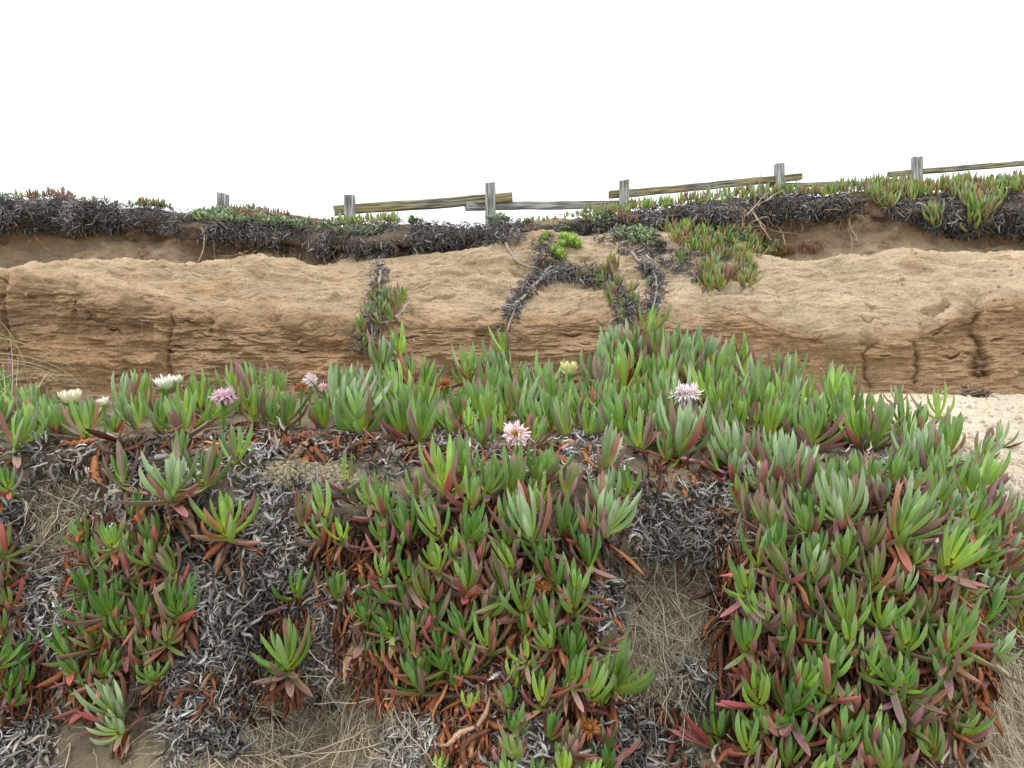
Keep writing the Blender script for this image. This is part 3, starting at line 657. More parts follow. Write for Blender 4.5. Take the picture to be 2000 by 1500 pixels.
runner('forked reddish runner on bare litter right of the frilly flower', [(1500, 915), (1460, 915), (1420, 925), (1400, 918)], .005)
runner('purple runner under the brow left of the pale yellow green shoot', [(960, 915), (900, 925), (850, 915)], .0045)
runner('purplish runner crossing the upper green mass at centre', [(900, 1000), (850, 985), (800, 990)], .0045)
runner('red purple runner among brown leaves on the right shoulder', [(1745, 955), (1720, 935), (1695, 925)], .0045)
runner('mauve runner hanging at the bottom centre', [(1100, 1478), (1150, 1482), (1210, 1485)], .0055)
runner('crimson runner pointing right over the grey litter low in the centre', [(1085, 1275), (1120, 1265), (1165, 1258)], .0055)
# ------------------------------------------------------------------ litter, roots
def scatter(bvh, poly, n, seed, maxY=99, minY=0):
    rg = random.Random(seed); xs = [p[0] for p in poly]; ys = [p[1] for p in poly]; P, N_ = [], []
    c = 0
    while len(P) < n and c < n * 6:
        c += 1; x = rg.uniform(min(xs), max(xs)); y = rg.uniform(min(ys), max(ys))
        if not inpoly(x, y, poly): continue
        h = hit(bvh, x, y)
        if h is None or h[0][1] > maxY or h[0][1] < minY: continue
        P.append(h[0]); N_.append(h[1])
    return np.array(P), np.array(N_)
def litter(bag, bvh, poly, n, L, pal, wts, seed, lift=(.0, .02), droop=.8, th=(.3, 3.2), wl=(.12, .24), rings=7, maxY=99, patch=None, thr=-.1, style='dead', rnd=.8):
    P, N_ = scatter(bvh, poly, n, seed, maxY)
    if len(P) == 0: return
    if bvh is BV_G:      # bare patches stay nearly clear of litter
        xx = 1000 + P[:, 0] / P[:, 1] * F; yy = 750 - (P[:, 2] - H) / P[:, 1] * F; keep = np.ones(len(P), bool)
        for cx_, cy_, rx_, ry_ in ((125, 1005, 75, 80), (610, 925, 100, 26), (1305, 1190, 100, 110), (235, 1475, 110, 55), (620, 1440, 150, 75), (840, 925, 40, 20)):
            keep &= (((xx - cx_) / rx_) ** 2 + ((yy - cy_) / ry_) ** 2 > 1) | (U(0, 1, len(P)) < .06)
        P, N_ = P[keep], N_[keep]
    if patch is not None:
        m = fbm(P, patch, 3, seed) > thr; P, N_ = P[m], N_[m]
    n = len(P)
    P = P + N_ * U(lift[0], lift[1], (n, 1))
    R_ = U(-1, 1, (n, 3)); R_ = R_ - N_ * (R_ * N_).sum(-1, keepdims=True)
    D = nrm(R_) * rnd + N_ * U(-.1, .55, (n, 1)) + UPV * U(-droop, -.45 * (droop > 1.5) * droop, (n, 1)) * (1 - np.clip(N_[:, 2:3], 0, 1) * .7)
    fld = np.stack([fbm(P, 14, 2, 901), fbm(P, 14, 2, 902), fbm(P, 14, 2, 903)], -1); fld = fld - N_ * (fld * N_).sum(-1, keepdims=True)
    D = nrm(D) + nrm(fld) * U(0, 1.1, (n, 1)) * (rnd > .7)
    B = -N_ * U(.2, 1, (n, 1)) + U(-.8, .8, (n, 3)) - UPV * .5
    LL = U(*L, n) * (1 + .35 * fbm(P, 9, 2, 911)); pb = np.clip(1.0 + 1.1 * fbm(P, 7, 3, 921), .5, 1.55)[:, None, None]
    dcol = dead_colour(pal, n, wts)
    bag.add(*leaves(P, D, B, LL, LL * U(*wl, n), U(*th, n), lambda s: dcol(s) * pb, .28, rings, style, U(-3.2, 3.2, n), .11))
FACE = [(-60, 860), (200, 850), (500, 850), (700, 880), (1000, 890), (1150, 900), (1450, 960), (1900, 1000), (2060, 1150), (2060, 1200), (1940, 1210), (1890, 1540), (860, 1540), (830, 1330), (520, 1310), (440, 1420), (330, 1400), (120, 1390), (110, 1540), (-60, 1540)]
gl = Bag()
G_W = [.30, .24, .18, .18, .10]
for poly, n in (([(-60, 860), (200, 855), (480, 855), (520, 960), (560, 1090), (500, 1200), (480, 1480), (330, 1500), (310, 1300), (150, 1100), (60, 900), (-60, 930)], 1500),
                ([(-60, 960), (60, 960), (60, 1040), (190, 1110), (180, 1260), (100, 1260), (-60, 1260)], 900), ([(-60, 1380), (90, 1380), (110, 1540), (-60, 1540)], 420), ([(380, 1040), (560, 1100), (520, 1200), (500, 1330), (480, 1470), (330, 1480), (330, 1300), (400, 1200)], 1300),
                ([(500, 980), (620, 1060), (700, 1150), (690, 1300), (600, 1440), (580, 1300), (560, 1150), (500, 1060)], 600),
                ([(730, 1430), (860, 1380), (900, 1540), (700, 1540)], 500), ([(1140, 1120), (1200, 1140), (1200, 1260), (1140, 1280)], 300), ([(1160, 1370), (1260, 1370), (1320, 1560), (1180, 1560)], 600), ([(1310, 1300), (1420, 1300), (1430, 1380), (1320, 1390)], 200),
                ([(1240, 1000), (1400, 990), (1440, 1050), (1400, 1095), (1230, 1070)], 520), ([(960, 1300), (1020, 1280), (1080, 1400), (1040, 1520), (960, 1540)], 260),
                ([(1100, 840), (1180, 850), (1260, 960), (1350, 960), (1480, 900), (1500, 980), (1240, 1010), (1150, 900)], 400), ([(1650, 890), (1780, 890), (1790, 960), (1660, 950)], 160),
                ([(480, 870), (560, 880), (520, 930), (700, 960), (560, 1010), (480, 1010)], 300), ([(480, 850), (900, 860), (1180, 870), (1200, 940), (1000, 930), (860, 930), (720, 930), (640, 895), (480, 890)], 650)):
    litter(gl, BV_G, poly, int(n * 1.7), (.016, .044), GREYD, G_W, 300 + n, maxY=2.4, wl=(.08, .24), th=(-1.2, 2.6))
litter(gl, BV_G, FACE, 3600, (.03, .06), GREYD + BROWN, np.array([.10, .07, .20, .12, .24, .06, .04, .08, .02, .07]), 401, (.0, .012), patch=(6, 6, 6), thr=-.25, maxY=2.4)  # base layer weighted dark: contact shade beneath the shoots put into leaf colours
o = gl.build('dead_leaf_litter', M_DEAD); tag(o, 'curled grey dead leaves covering the bank face', None, None, 'stuff')
bl = mat_dead
for poly, n in (([(150, 1000), (330, 990), (380, 1180), (300, 1320), (140, 1320), (150, 1150)], 420), ([(380, 1040), (480, 1040), (480, 1110), (400, 1110)], 70), ([(600, 1030), (900, 1000), (1150, 1050), (1180, 1150), (1160, 1400), (900, 1400), (700, 1300), (640, 1150)], 1500),
                ([(520, 1150), (600, 1150), (610, 1220), (530, 1270)], 90), ([(870, 1380), (960, 1380), (980, 1540), (880, 1540)], 300), ([(1400, 1010), (1560, 1060), (1560, 1300), (1420, 1440), (1410, 1200)], 600),
                ([(1560, 1080), (1920, 1150), (1900, 1400), (1800, 1540), (1420, 1540), (1440, 1350)], 1000), ([(120, 860), (330, 850), (520, 850), (700, 870), (700, 900), (500, 880), (330, 900), (200, 900)], 240), ([(480, 835), (700, 850), (860, 860), (1000, 880), (1180, 870), (1180, 900), (1000, 910), (720, 900), (480, 880)], 300), ([(1200, 900), (1480, 900), (1480, 950), (1210, 950)], 130),
                ([(350, 1310), (480, 1300), (500, 1420), (380, 1430)], 110), ([(0, 1250), (90, 1250), (110, 1360), (0, 1360)], 90), ([(1680, 900), (1850, 960), (1900, 1040), (1700, 1060)], 140), ([(1180, 1360), (1330, 1390), (1340, 1540), (1320, 1540)], 60)):
    litter(bl, BV_G, poly, n, (.045, .085), BROWN, [.30, .22, .20, .12, .16], 500 + n, (.0, .03), 2.0, (.1, 1.1), (.13, .22), 7, 2.4, rnd=.5)
o = bl.build('brown_withered_leaves', M_DEAD); tag(o, 'rusty brown withered leaves hanging under the green shoots', None, None, 'stuff')

def root_walk(starts, n_, L, M, grav, jit, rad, cols, swing=.25):
    P = np.array(starts); N = len(P); d = nrm(U(-1, 1, (N, 3)) * swing + c3(0, 0, -1) * grav); pts = [P + n_ * U(-.005, .012, (N, 1))]
    st = (L / M)[:, None]
    for k in range(M - 1):
        d = nrm(d + U(-jit, jit, (N, 3)) + c3(0, 0, -.06 * grav)); d = nrm(d - n_ * (d * n_).sum(-1, keepdims=True) * .8)
        pts.append(pts[-1] + d * st)
    return tubes(np.stack(pts, 1), rad, cols, 3, .4)
rb = Bag()
for poly, n, Lr, sw in (([(55, 930), (190, 930), (205, 1080), (80, 1095)], 800, (.03, .11), .6), ([(1195, 1085), (1410, 1075), (1420, 1150), (1415, 1300), (1200, 1290), (1190, 1180)], 3000, (.04, .12), .8), ([(1220, 1250), (1390, 1250), (1350, 1540), (1250, 1540)], 380, (.03, .09), 1.),
                    ([(380, 1370), (560, 1320), (820, 1330), (860, 1440), (820, 1520), (400, 1540)], 1500, (.05, .15), .5), ([(1915, 1190), (2060, 1190), (2060, 1540), (1870, 1540), (1890, 1330)], 900, (.06, .16), .5), ([(480, 1100), (700, 1100), (700, 1400), (560, 1440), (480, 1250)], 200, (.03, .08), .8),
                    ([(80, 1300), (340, 1300), (480, 1540), (60, 1540)], 110, (.04, .14), .8), ([(-40, 1050), (200, 1050), (200, 1200), (-40, 1200)], 110, (.03, .08), 1)):
    P, N_ = scatter(BV_G, poly, n, 700 + n, 2.4); n = len(P)
    cc = np.array([c3(.45, .39, .28), c3(.32, .26, .17), c3(.6, .54, .42)])[RNG.integers(0, 3, n)]
    rb.add(*root_walk(P, N_, U(*Lr, n), 12, .6, .35, U(.0004, .00095, n), cc, sw))
    n3 = n // 11
    rb.add(*root_walk(P[:n3], N_[:n3], U(Lr[1], Lr[1] * 1.6, n3), 14, .5, .22, U(.0011, .0021, n3), c3(.50, .43, .32), sw))
o = rb.build('fine_roots', M_ROOT); tag(o, 'pale hair roots hanging over the bare earth', None, None, 'stuff')

# small stones and crumbs of sand
def clods(bag, bvh, poly, n, size, cols, seed, maxY=99):
    P, N_ = scatter(bvh, poly, n, seed, maxY); n = len(P)
    if n == 0: return
    import itertools
    th = np.array([(a, b_) for a in (0,) for b_ in (0,)])
    ph = np.linspace(0, np.pi, 5); az = np.arange(6) / 6 * 2 * np.pi
    sph = np.stack([np.sin(ph)[:, None] * np.cos(az), np.sin(ph)[:, None] * np.sin(az), np.cos(ph)[:, None] + 0 * az], -1).reshape(-1, 3)
    sz = size[0] + (size[1] - size[0]) * U(0, 1, n) ** 3
    V = P[:, None] + sph[None] * sz[:, None, None] * U(.6, 1.2, (n, 1, 3)) * U(.8, 1.15, (n, 30, 1))
    Q = grid_quads(5, 6).tolist() + [[i * 6 + 5, i * 6, i * 6 + 6, i * 6 + 11] for i in range(4)]
    Q = np.array(Q)[None] + (np.arange(n) * 30)[:, None, None]
    bag.add(V.reshape(-1, 3), Q.reshape(-1, 4), np.repeat(cols * U(.75, 1.2, (n, 1)), 30, 0))
cb = Bag(); clods(cb, BV_G, [(1640, 770), (2040, 760), (2040, 1060), (1950, 950), (1880, 880), (1780, 800)], 900, (.002, .013), c3(.52, .45, .34), 5)
clods(cb, BV_G, FACE, 3600, (.001, .006), c3(.28, .23, .16), 6, 2.4); clods(cb, BV_G, [(500, 900), (720, 910), (720, 960), (520, 950)], 1500, (.001, .006), c3(.34, .30, .2), 8, 2.4)
clods(cb, BV_B, [(-40, 500), (2040, 480), (2040, 740), (-40, 740)], 500, (.003, .014), c3(.42, .30, .18), 9)
o = cb.build('soil_crumbs', M_SOIL); tag(o, 'small crumbs and clods of sand and earth', None, None, 'stuff')
o = tag(None or thing('dried_tuft', 'small dark dried tuft lying on the pale sand below the crevice', 'dried plant', hit(BV_G, 1905, 775)[0]))
tb = Bag(); pt = np.array(o.location); n = 60; tb.add(*leaves(pt + U(-1, 1, (n, 3)) * [.07, .04, .01], U(-1, 1, (n, 3)) + UPV * .6, U(-1, 1, (n, 3)), U(.04, .10, n), .012, U(.5, 2.5, n), dead_colour([c3(.10, .07, .05), c3(.2, .15, .1)], n), .5, 6, 'dead')); tb.build('curled_leaves', M_DEAD, o, pt)
sb = Bag(); sb.add(*tubes(np.array([[pt + c3(-.2, -.05, .02), pt + c3(-.14, -.03, .05), pt + c3(-.08, 0, .045), pt + c3(0, 0, .02)]]), np.array([.004]), c3(.4, .3, .2), 5)); sb.build('twig', M_ROOT, o, pt)

# ------------------------------------------------------------------ dune grass at the left
gp = w3(-30, 830, 1.75); hq = hit(BV_G, 0, 812); gp = hq[0]
gr = thing('dune_grass', 'thin pale arching grass blades at the left edge', 'grass', gp)
gb = Bag()
for (x0, y0, x1, y1, x2, y2) in ((-60, 640, 60, 640, 55, 770), (-20, 690, 110, 690, 172, 765), (-40, 700, 100, 700, 150, 755), (-30, 655, 140, 680, 178, 770), (-60, 715, 60, 690, 148, 760), (-10, 800, 0, 700, -20, 620), (20, 800, 30, 720, 18, 650), (-20, 790, 20, 740, 45, 735), (30, 800, 32, 740, 36, 700),
    (-30, 760, 60, 700, 130, 740), (75, 758, 85, 735, 95, 728), (-10, 620, 45, 660, 57, 768), (0, 790, -10, 740, -40, 700), (10, 800, 12, 760, 5, 710), (-30, 735, 20, 710, 60, 745), (5, 800, 40, 770, 70, 755)):
    tt = np.linspace(0, 1, 16)[:, None]; Yg = gp[1] + U(-.06, .12)
    pp = (1 - tt) ** 2 * np.array([x0, y0]) + 2 * tt * (1 - tt) * np.array([x1, y1]) + tt ** 2 * np.array([x2, y2])
    w_ = w3(pp[:, 0], pp[:, 1], Yg + .1 * tt[:, 0])
    gb.add(*tubes(w_[None], np.array([.0014]), mix(c3(.30, .34, .16), c3(.5, .46, .28), U(0, 1)), 4, .3))
gb.build('blades', M_GRASS, gr, gp)

# ------------------------------------------------------------------ vegetation on the bluff
DK = [c3(.12, .113, .12), c3(.20, .195, .205), c3(.06, .052, .054), c3(.32, .31, .32), c3(.20, .16, .125)]; DKW = [.30, .24, .18, .10, .18]
dm = Bag()
def band(x0, x1, top, bot):
    xs = np.linspace(x0, x1, 14); return [(x, np.interp(x, XS, r_top) + top) for x in xs] + [(x, np.interp(x, XS, r_soil) + bot) for x in xs[::-1]]
for poly, n in ((band(-60, 240, 0, 2), 3000), (band(-40, 420, 2, 2), 4200), (band(400, 780, 4, 2), 3200), (band(760, 1020, 3, 6), 2600), (band(1000, 1400, 4, 10), 1200), (band(1130, 1700, 14, 4), 5200), (band(1680, 2060, 22, 4), 4600),
                ([(1130, 440), (1250, 430), (1330, 500), (1380, 540), (1370, 560), (1300, 520), (1180, 480)], 900), ([(1040, 470), (1080, 460), (1085, 520), (1045, 525)], 300), ([(1450, 480), (1300, 430), (1320, 500), (1400, 520)], 300),
                ([(600, 450), (750, 470), (760, 505), (620, 505)], 500)):
    litter(dm, BV_B, poly, n, (.03, .075), DK, DKW, 800 + n + int(poly[0][0]), (.0, .05), 1.1, (.3, 1.8), (.10, .16), 4, style='low', rnd=.6, patch=(5, 5, 7), thr=(-.22 if -50 < poly[0][0] < 1100 else -.3))
def line_scatter(pts, n, wdt, seed):
    pts = np.array(pts, float); seg = np.linalg.norm(np.diff(pts, axis=0), axis=1); cum = np.concatenate([[0], np.cumsum(seg)]); tq = U(0, cum[-1], n)
    x = np.interp(tq, cum, pts[:, 0]) + RNG.normal(0, wdt, n); y = np.interp(tq, cum, pts[:, 1]) + RNG.normal(0, wdt * .7, n)
    P, N_ = [], []
    for a, b_ in zip(x, y):
        h = hit(BV_B, a, b_)
        if h: P.append(h[0]); N_.append(h[1])
    return np.array(P), np.array(N_)
def dark_leaves(bag, P, N_, L=(.04, .085), pal=DK, wts=DKW, lift=.05):
    n = len(P); P = P + N_ * U(0, lift, (n, 1))
    D = U(-1, 1, (n, 3)) * .8 + N_ * .4 - UPV * U(0, 1.1, (n, 1))
    LL = U(*L, n); bag.add(*leaves(P, D, -N_ + U(-.6, .6, (n, 3)), LL, LL * U(.10, .16, n), U(.3, 1.6, n), dead_colour(pal, n, wts), .5, 4, 'low', U(-1, 1, n)))
o = dm.build('dead_leaf_mat', M_DEAD); tag(o, 'blackened dead leaf mat draped over the top of the bluff', None, None, 'stuff')

# living shoots on the bluff top: dense clumps of small leaves
fl = Bag()
FCOL = {'top': ('y', .35, c3(1.1, 1.0, 1.1)), 'red': ('r', .9, c3(1.1, .8, 1.2)), 'mix': ('g', .6, c3(1, 1, 1))}
def far_rosettes(bag, spots, size, kind='top', pairs=3, lean=.25):
    for x, y in spots:
        h = hit(BV_B, x, y)
        if h is None:
            for dy in range(2, 40, 3):
                h = hit(BV_B, x, y + dy)
                if h is not None: break
        if h is None or h[0][1] > 9: continue
        p, n = h; kd, pt_, m_ = FCOL[kind]
        L = random.uniform(*size) / F * p[1]
        kd2 = random.choice({'top': 'yyger', 'red': 'rrre', 'mix': 'grey'}[kind])
        n0 = len(bag.C)
        rosette(bag, p + n * .02, UPV + n * lean + c3(U(-.2, .2), U(-.2, 0), 0), L, pairs, kd2, .85, pt_, 4, 'low', wl=.2)
        if kind == 'red' and random.random() < .75: bag.C[-1] = mix(bag.C[-1], c3(.36, .10, .10)[None], .55)
        elif random.random() < .55: bag.C[-1] = mix(bag.C[-1], c3(.38, .30, .12)[None], U(.2, .6))
def tband(pts, up, dn):
    xs = [p_[0] for p_ in pts]; return [(p_[0], p_[1] + up) for p_ in pts] + [(p_[0], p_[1] + dn) for p_ in pts[::-1]]
tl = lambda xs: [(x, float(np.interp(x, XS, r_top))) for x in xs]
far_rosettes(fl, poisson(tband(tl(np.linspace(1140, 1460, 9)), 1, 15), 8.5, 2600, 1), (17, 27))
far_rosettes(fl, poisson(tband(tl(np.linspace(1440, 1720, 9)), 0, 18), 8.5, 2600, 2), (18, 28))
far_rosettes(fl, poisson(tband(tl(np.linspace(1700, 2060, 9)), -1, 26), 9, 5200, 3), (22, 34))
far_rosettes(fl, poisson([(1710, 390), (1790, 385), (1790, 400), (1730, 405)], 9, 300, 4), (26, 36))
far_rosettes(fl, poisson([(1850, 385), (1930, 380), (1960, 400), (1920, 425), (1880, 410)], 10, 400, 5), (26, 38))
far_rosettes(fl, poisson([(1300, 450), (1400, 448), (1500, 480), (1540, 495), (1500, 500), (1440, 520), (1360, 500), (1320, 480)], 10, 1500, 6), (20, 30), 'mix')
far_rosettes(fl, poisson([(1180, 425), (1330, 435), (1400, 448), (1300, 455), (1200, 440)], 10, 500, 7), (14, 22), 'red')
far_rosettes(fl, poisson([(1490, 488), (1600, 490), (1600, 497), (1490, 499)], 7, 500, 8), (12, 20), 'red')
far_rosettes(fl, poisson([(1450, 455), (1500, 470), (1480, 485), (1430, 470)], 9, 300, 9), (14, 22), 'red')
far_rosettes(fl, poisson(tband(tl(np.linspace(440, 560, 5)), 0, 22), 9, 500, 10), (12, 22), 'red'); far_rosettes(fl, poisson(tband(tl([60, 100, 140]), 0, 20), 12, 200, 11), (12, 22), 'red'); far_rosettes(fl, poisson(tband(tl([0, 30, 60, 110, 190, 240, 330]), -2, 6), 12, 300, 15), (9, 16), 'mix')
far_rosettes(fl, poisson(tband(tl([275, 300, 318]), 0, 10), 8, 200, 12), (14, 22), 'red'); far_rosettes(fl, poisson(tband(tl(np.linspace(660, 780, 5)), -2, 10), 8, 400, 13), (14, 24), 'top')
far_rosettes(fl, poisson(tband(tl(np.linspace(560, 680, 5)), -2, 4), 9, 300, 14), (9, 15), 'red'); far_rosettes(fl, poisson(tband(tl([1030, 1080, 1130]), -2, 6), 9, 200, 14), (9, 15), 'top')
far_rosettes(fl, [(1205, 525), (1190, 520), (1440, 500), (1330, 520), (1345, 505), (1325, 470)], (22, 30), 'mix')
o = fl.build('bluff_top_ice_plants', M_FARLEAF); tag(o, 'low yellowish green ice plants carpeting the bluff top', None, None, 'stuff')

# pale green leafy ground cover
gc = Bag()
def cover(poly, n, seed, col, L=(.025, .05)):
    P, N_ = scatter(BV_B, poly, n, seed)
    if len(P) < 3: return
    m = fbm(P, (6, 6, 9), 2, seed) > -.15; P, N_ = P[m], N_[m]; n = len(P)
    P = P + N_ * U(.0, .05, (n, 1)); az = U(0, 6.28, n); D = np.stack([np.cos(az), np.sin(az), U(-.1, .7, n)], -1) + N_ * .4
    LL = U(*L, n); cb_ = col * U(.6, 1.3, (n, 1)); gc.add(*leaves(P, D, UPV + U(-.3, .3, (n, 3)), LL, LL * U(.45, .7, n), U(-.8, .8, n), lambda s: np.broadcast_to(cb_[:, None], (n, len(s), 3)), .25, 4, 'low'))
PG = c3(.34, .44, .26)
cover(band(380, 620, 0, -30), 2600, 21, PG); cover([(600, 430), (760, 430), (740, 462), (620, 455)], 600, 22, PG); cover([(1090, 430), (1200, 425), (1200, 448), (1100, 450)], 500, 23, PG)
cover([(1200, 445), (1300, 455), (1280, 480), (1200, 465)], 500, 24, PG); cover([(1400, 455), (1470, 465), (1450, 480), (1400, 470)], 260, 34, PG); cover([(1430, 468), (1500, 480), (1510, 500), (1440, 490)], 420, 25, c3(.2, .32, .12)); cover(band(0, 160, 0, -55), 250, 26, c3(.24, .33, .12))
cover([(920, 425), (1010, 425), (1040, 440), (930, 440)], 250, 27, PG); cover([(800, 428), (850, 426), (850, 440), (800, 440)], 120, 28, c3(.15, .28, .1))
o = gc.build('ground_cover', M_FARLEAF); tag(o, 'pale green leafy ground cover over the dead mat', None, None, 'stuff')

# single plants on the bluff
def bluff_plant(name, label, cat, pts, wdt, nd, ros, size, kind='mix', stem=None, group=None):
    h0 = hit(BV_B, *pts[0]); o = thing(name, label, cat, h0[0], group)
    if nd:
        b_ = Bag(); P, N_ = line_scatter(pts, nd, wdt, 3); dark_leaves(b_, P, N_); b_.build('dead_leaves', M_DEAD, o, h0[0])
    b2 = Bag(); far_rosettes(b2, ros, size, kind, 4, .5); b2.build('leaves', M_FARLEAF, o, h0[0])
    if stem:
        b3 = Bag()
        for sp_ in stem:
            pp = []
            for x, y in sp_:
                h = hit(BV_B, x, y); 
                if h: pp.append(h[0] + h[1] * .03)
            pp = np.array(pp); tt = np.linspace(0, len(pp) - 1, 12); pp = np.stack([np.interp(tt, np.arange(len(pp)), pp[:, k]) for k in range(3)], 1); pp += .008 * U(-1, 1, pp.shape)
            b3.add(*tubes(pp[None], np.array([.011]), c3(.30, .26, .22), 5, .5))
        b3.build('stem', M_ROOT, o, h0[0])
    return o
bluff_plant('hanging_ice_plant', 'narrow triangular clump of ice plant hanging down the left half of the sandstone', 'ice plant', [(744, 515), (738, 560), (735, 600), (720, 645), (708, 680)], 9, 420,
    [(738, 575), (728, 590), (745, 590), (755, 585), (735, 605), (750, 605), (765, 600), (775, 608), (727, 615), (742, 622), (757, 620), (768, 622), (780, 600), (718, 625), (735, 635), (748, 632), (715, 645), (712, 660), (708, 675), (790, 590), (765, 590)], (26, 36), 'mix', [[(744, 515), (742, 560), (738, 610), (742, 650), (743, 690)], [(800, 600), (770, 622), (742, 632)]], 'ice plants hanging on the sandstone')
bluff_plant('hanging_ice_plant', 'arching dead ice plant runner with bare stems curving down left of centre', 'ice plant', [(1160, 545), (1110, 530), (1060, 535), (1030, 560), (1000, 600), (990, 625)], 7, 1000,
    [(1130, 548), (1145, 540)], (16, 22), 'mix', [[(1085, 527), (1045, 555), (1010, 600), (995, 640), (988, 680)], [(985, 480), (1010, 510), (1045, 530), (1065, 535)], [(1070, 525), (1030, 570), (1000, 605), (972, 650)]], 'ice plants hanging on the sandstone')
bluff_plant('hanging_ice_plant', 'arching ice plant runner with red and green tufts falling right of the arch', 'ice plant', [(1150, 535), (1190, 550), (1210, 580), (1225, 600), (1212, 630)], 8, 760,
    [(1175, 545), (1165, 560), (1180, 560), (1195, 545), (1205, 560), (1200, 580), (1190, 590), (1212, 595), (1215, 610), (1205, 625), (1230, 590), (1240, 600), (1225, 580), (1180, 535), (1215, 630), (1195, 600)], (22, 32), 'mix', [[(1150, 535), (1190, 560), (1210, 600), (1206, 640)]], 'ice plants hanging on the sandstone')
bluff_plant('hanging_ice_plant', 'leafless black strand of dead ice plant hanging right of the tufted arch', 'ice plant', [(1255, 515), (1275, 530), (1285, 560), (1280, 590), (1265, 605)], 7, 420, [(1270, 560)], (12, 16), 'mix', [[(1230, 500), (1250, 515), (1275, 525), (1288, 570), (1282, 600)]], 'ice plants hanging on the sandstone')
bluff_plant('ice_plant_clump', 'rounded grey green ice plant clump at the lower tip of the vegetated slope', 'ice plant', [(1390, 555), (1395, 540)], 14, 100,
    [(1370, 550), (1385, 555), (1400, 558), (1415, 550), (1375, 565), (1390, 568), (1405, 566), (1385, 540), (1400, 542), (1370, 535), (1418, 560), (1395, 530), (1430, 545)], (30, 38), 'mix', group='clumps on the bluff')
bluff_plant('ice_plant_clump', 'second grey green clump just right of the lower tip of vegetation', 'ice plant', [(1455, 540), (1458, 550)], 10, 50,
    [(1445, 545), (1458, 552), (1468, 548), (1450, 560), (1462, 560), (1455, 535), (1470, 535), (1445, 530), (1460, 520)], (28, 36), 'mix', group='clumps on the bluff')
bluff_plant('ice_plant_clump', 'bright green clump hanging alone below the dark mat at upper right', 'ice plant', [(1825, 440), (1825, 445)], 8, 60, [(1815, 438), (1825, 445), (1835, 440), (1822, 430), (1832, 430), (1828, 452)], (40, 52), 'top', group='clumps on the bluff')
bluff_plant('ice_plant_clump', 'bright green clump with reddish base hanging lowest at upper right', 'ice plant', [(1905, 440), (1905, 445)], 9, 60, [(1890, 438), (1900, 445), (1912, 442), (1922, 435), (1900, 430), (1915, 428), (1905, 415), (1930, 420), (1895, 450)], (40, 52), 'top', group='clumps on the bluff')
def rosette_plant(label, spots, r):
    h0 = hit(BV_B, *spots[0][:2]); o = thing('rosette_plant', label, 'succulent', h0[0], 'bright green rosette plants on the bluff'); b_ = Bag()
    for x, y, rr in spots:
        h = hit(BV_B, x, y); 
        if not h: continue
        p, n = h; R = rr / F * p[1]; k = 46; a = nrm(n * .7 + UPV * .3 - c3(0, .4, 0)); u = nrm(np.cross(a, UPV)); v_ = np.cross(a, u); az = np.arange(k) * 2.4; el = np.linspace(.1, 1.5, k)[:, None]
        rad = np.cos(az)[:, None] * u + np.sin(az)[:, None] * v_
        cc = mix(c3(.48, .62, .14), c3(.24, .40, .09), np.linspace(0, 1, k)[:, None]) * U(.85, 1.15, (k, 1))
        b_.add(*leaves(p + a * R * .5 * np.cos(el) + rad * R * .25 * el, a * np.cos(el) + rad * np.sin(el), np.repeat(a[None], k, 0), R * (.35 + .3 * el[:, 0]), R * .32, .8, lambda s: np.broadcast_to(cc[:, None], (k, len(s), 3)), .3, 5, 'low'))
    b_.build('leaves', M_FARLEAF, o, h0[0]); return o
rosette_plant('larger pair of bright green rosettes on the sand below the ground cover', [(1115, 475, 22), (1102, 468, 17), (1126, 480, 15), (1098, 480, 14)], 14)
rosette_plant('lower bright green rosette touching the dark mat, beneath the larger pair', [(1085, 498, 22), (1096, 504, 15), (1076, 492, 14)], 14)
rosette_plant('small yellowish green rosette left of the larger pair', [(1062, 467, 12), (1070, 460, 10), (1056, 474, 9)], 9)

# exposed roots on the bluff
def root_tangle(label, poly, n, L, rad, seed, swing, grav=.3, col=c3(.40, .32, .22)):
    P, N_ = scatter(BV_B, poly, n, seed); o = thing('exposed_roots', label, 'roots', P[0], 'exposed roots on the bluff'); b_ = Bag(); n = len(P)
    
    for j in range(n):
        b_ = Bag(); b_.add(*root_walk(P[j:j + 1] + N_[j:j + 1] * .02, N_[j:j + 1], U(*L, 1), 12, grav, .4, U(*rad, 1), col * U(.7, 1.2, (1, 1)), swing)); b_.build('root_strand', M_ROOT, o, P[0])
root_tangle('thick pale root tangle under the dark mat left of the upper soil hollow', [(1425, 415), (1480, 400), (1540, 430), (1490, 450), (1430, 440)], 70, (.10, .35), (.003, .009), 31, 1.1, .5)
root_tangle('twiggy brown roots strung along the top of the upper soil hollow', [(1530, 410), (1680, 405), (1690, 420), (1560, 435)], 50, (.1, .3), (.003, .006), 32, 1.2, .5)
root_tangle('thin roots dangling down the left soil band', [(60, 430), (420, 440), (420, 460), (60, 460)], 26, (.1, .5), (.002, .005), 33, .8, .5)
root_tangle('pale curling roots below the dark mat left of the hanging clump', [(400, 470), (560, 480), (640, 500), (420, 505)], 34, (.08, .35), (.002, .006), 34, 1.1, .3)
root_tangle('roots in the dark mat just left of centre', [(620, 470), (760, 490), (900, 480), (900, 490), (640, 505)], 50, (.08, .3), (.002, .006), 35, 1.1, .3)
root_tangle('thin roots dangling over the upper right soil hollow', [(1600, 420), (1920, 450), (1900, 470), (1620, 450)], 16, (.1, .35), (.002, .005), 36, .6, .6)

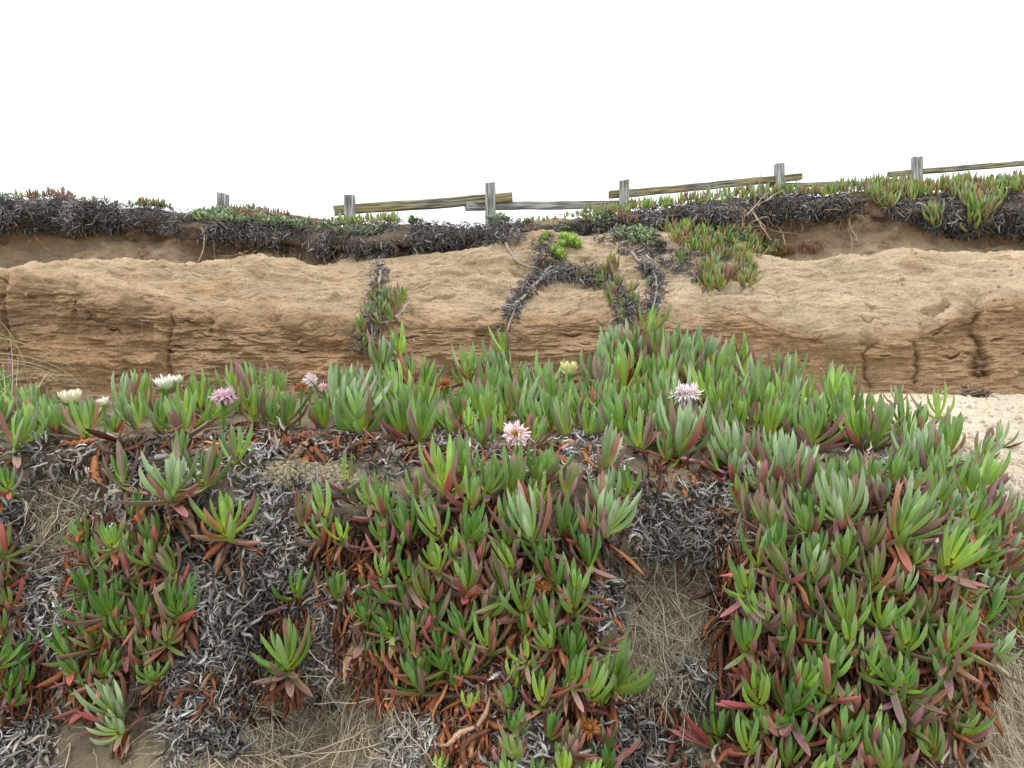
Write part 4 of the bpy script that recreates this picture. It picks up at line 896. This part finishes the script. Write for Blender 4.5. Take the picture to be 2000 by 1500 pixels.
# ------------------------------------------------------------------ labels for the shoots: look first, then nearest landmark
LM = [(140, 790, 'the cream flower'), (325, 770, 'the broad white flower'), (438, 800, 'the mauve flower'), (606, 765, 'the folded pale pink flower'), (1112, 750, 'the yellow flower'), (1340, 790, 'the frilly white pink flower'), (1008, 860, 'the pink flower with orange centre'),
      (1056, 1150, 'the upper withered rusty flower'), (1150, 1425, 'the lower withered rusty flower'), (130, 1010, 'the rooty hollow at left'), (610, 925, 'the bare soil patch at centre left'), (1305, 1180, 'the rooty hollow at centre'), (640, 1420, 'the hanging roots at bottom left'),
      (1960, 1350, 'the hanging roots at lower right'), (430, 1380, 'the grey litter mound at bottom left'), (230, 1460, 'the bare soil at bottom left corner'), (1900, 850, 'the pale sand path'), (1320, 1040, 'the grey litter above the central hollow'), (1600, 1180, 'the dark gap right of the hollow'), (740, 1250, 'the row of brown leaf skirts')]
DIRS = ['right of', 'above right of', 'above', 'above left of', 'left of', 'below left of', 'below', 'below right of']
ORD = ['nearest', 'second nearest', 'third nearest', 'fourth nearest', 'fifth nearest', 'sixth nearest', 'seventh nearest', 'eighth nearest', 'ninth nearest', 'tenth nearest', 'eleventh nearest', 'twelfth nearest']
KW = {'g': 'green', 'e': 'grey green', 'y': 'bright yellow green', 'd': 'deep green', 'r': 'red flushed'}
grp = {}
for s_ in SHOOTS:
    cy = s_['py'] - s_['h'] * .4
    d, k = min(((s_['px'] - a) ** 2 + (cy - b_) ** 2, j) for j, (a, b_, c_) in enumerate(LM))
    an = math.atan2(LM[k][1] - cy, s_['px'] - LM[k][0]); dr = DIRS[int(round(an / (math.pi / 4))) % 8]
    look = ('tall ' if s_['h'] > 95 else 'small ' if s_['h'] < 60 else '') + KW[s_['kind']] + ' ' + ('slender ' if s_['op'] < .7 else 'splayed ' if s_['op'] > 1.15 else '')
    s_['key'] = (look, dr, k); grp.setdefault(s_['key'], []).append((d, s_))
for (look, dr, k), l in grp.items():
    l.sort(key=lambda a: a[0])
    for i_, (d, s_) in enumerate(l):
        s_['o']['label'] = f"{look}shoot" + ((', ' + ORD[i_] + ' ' if len(l) > 1 else ' ') + dr + ' ' + LM[k][2])
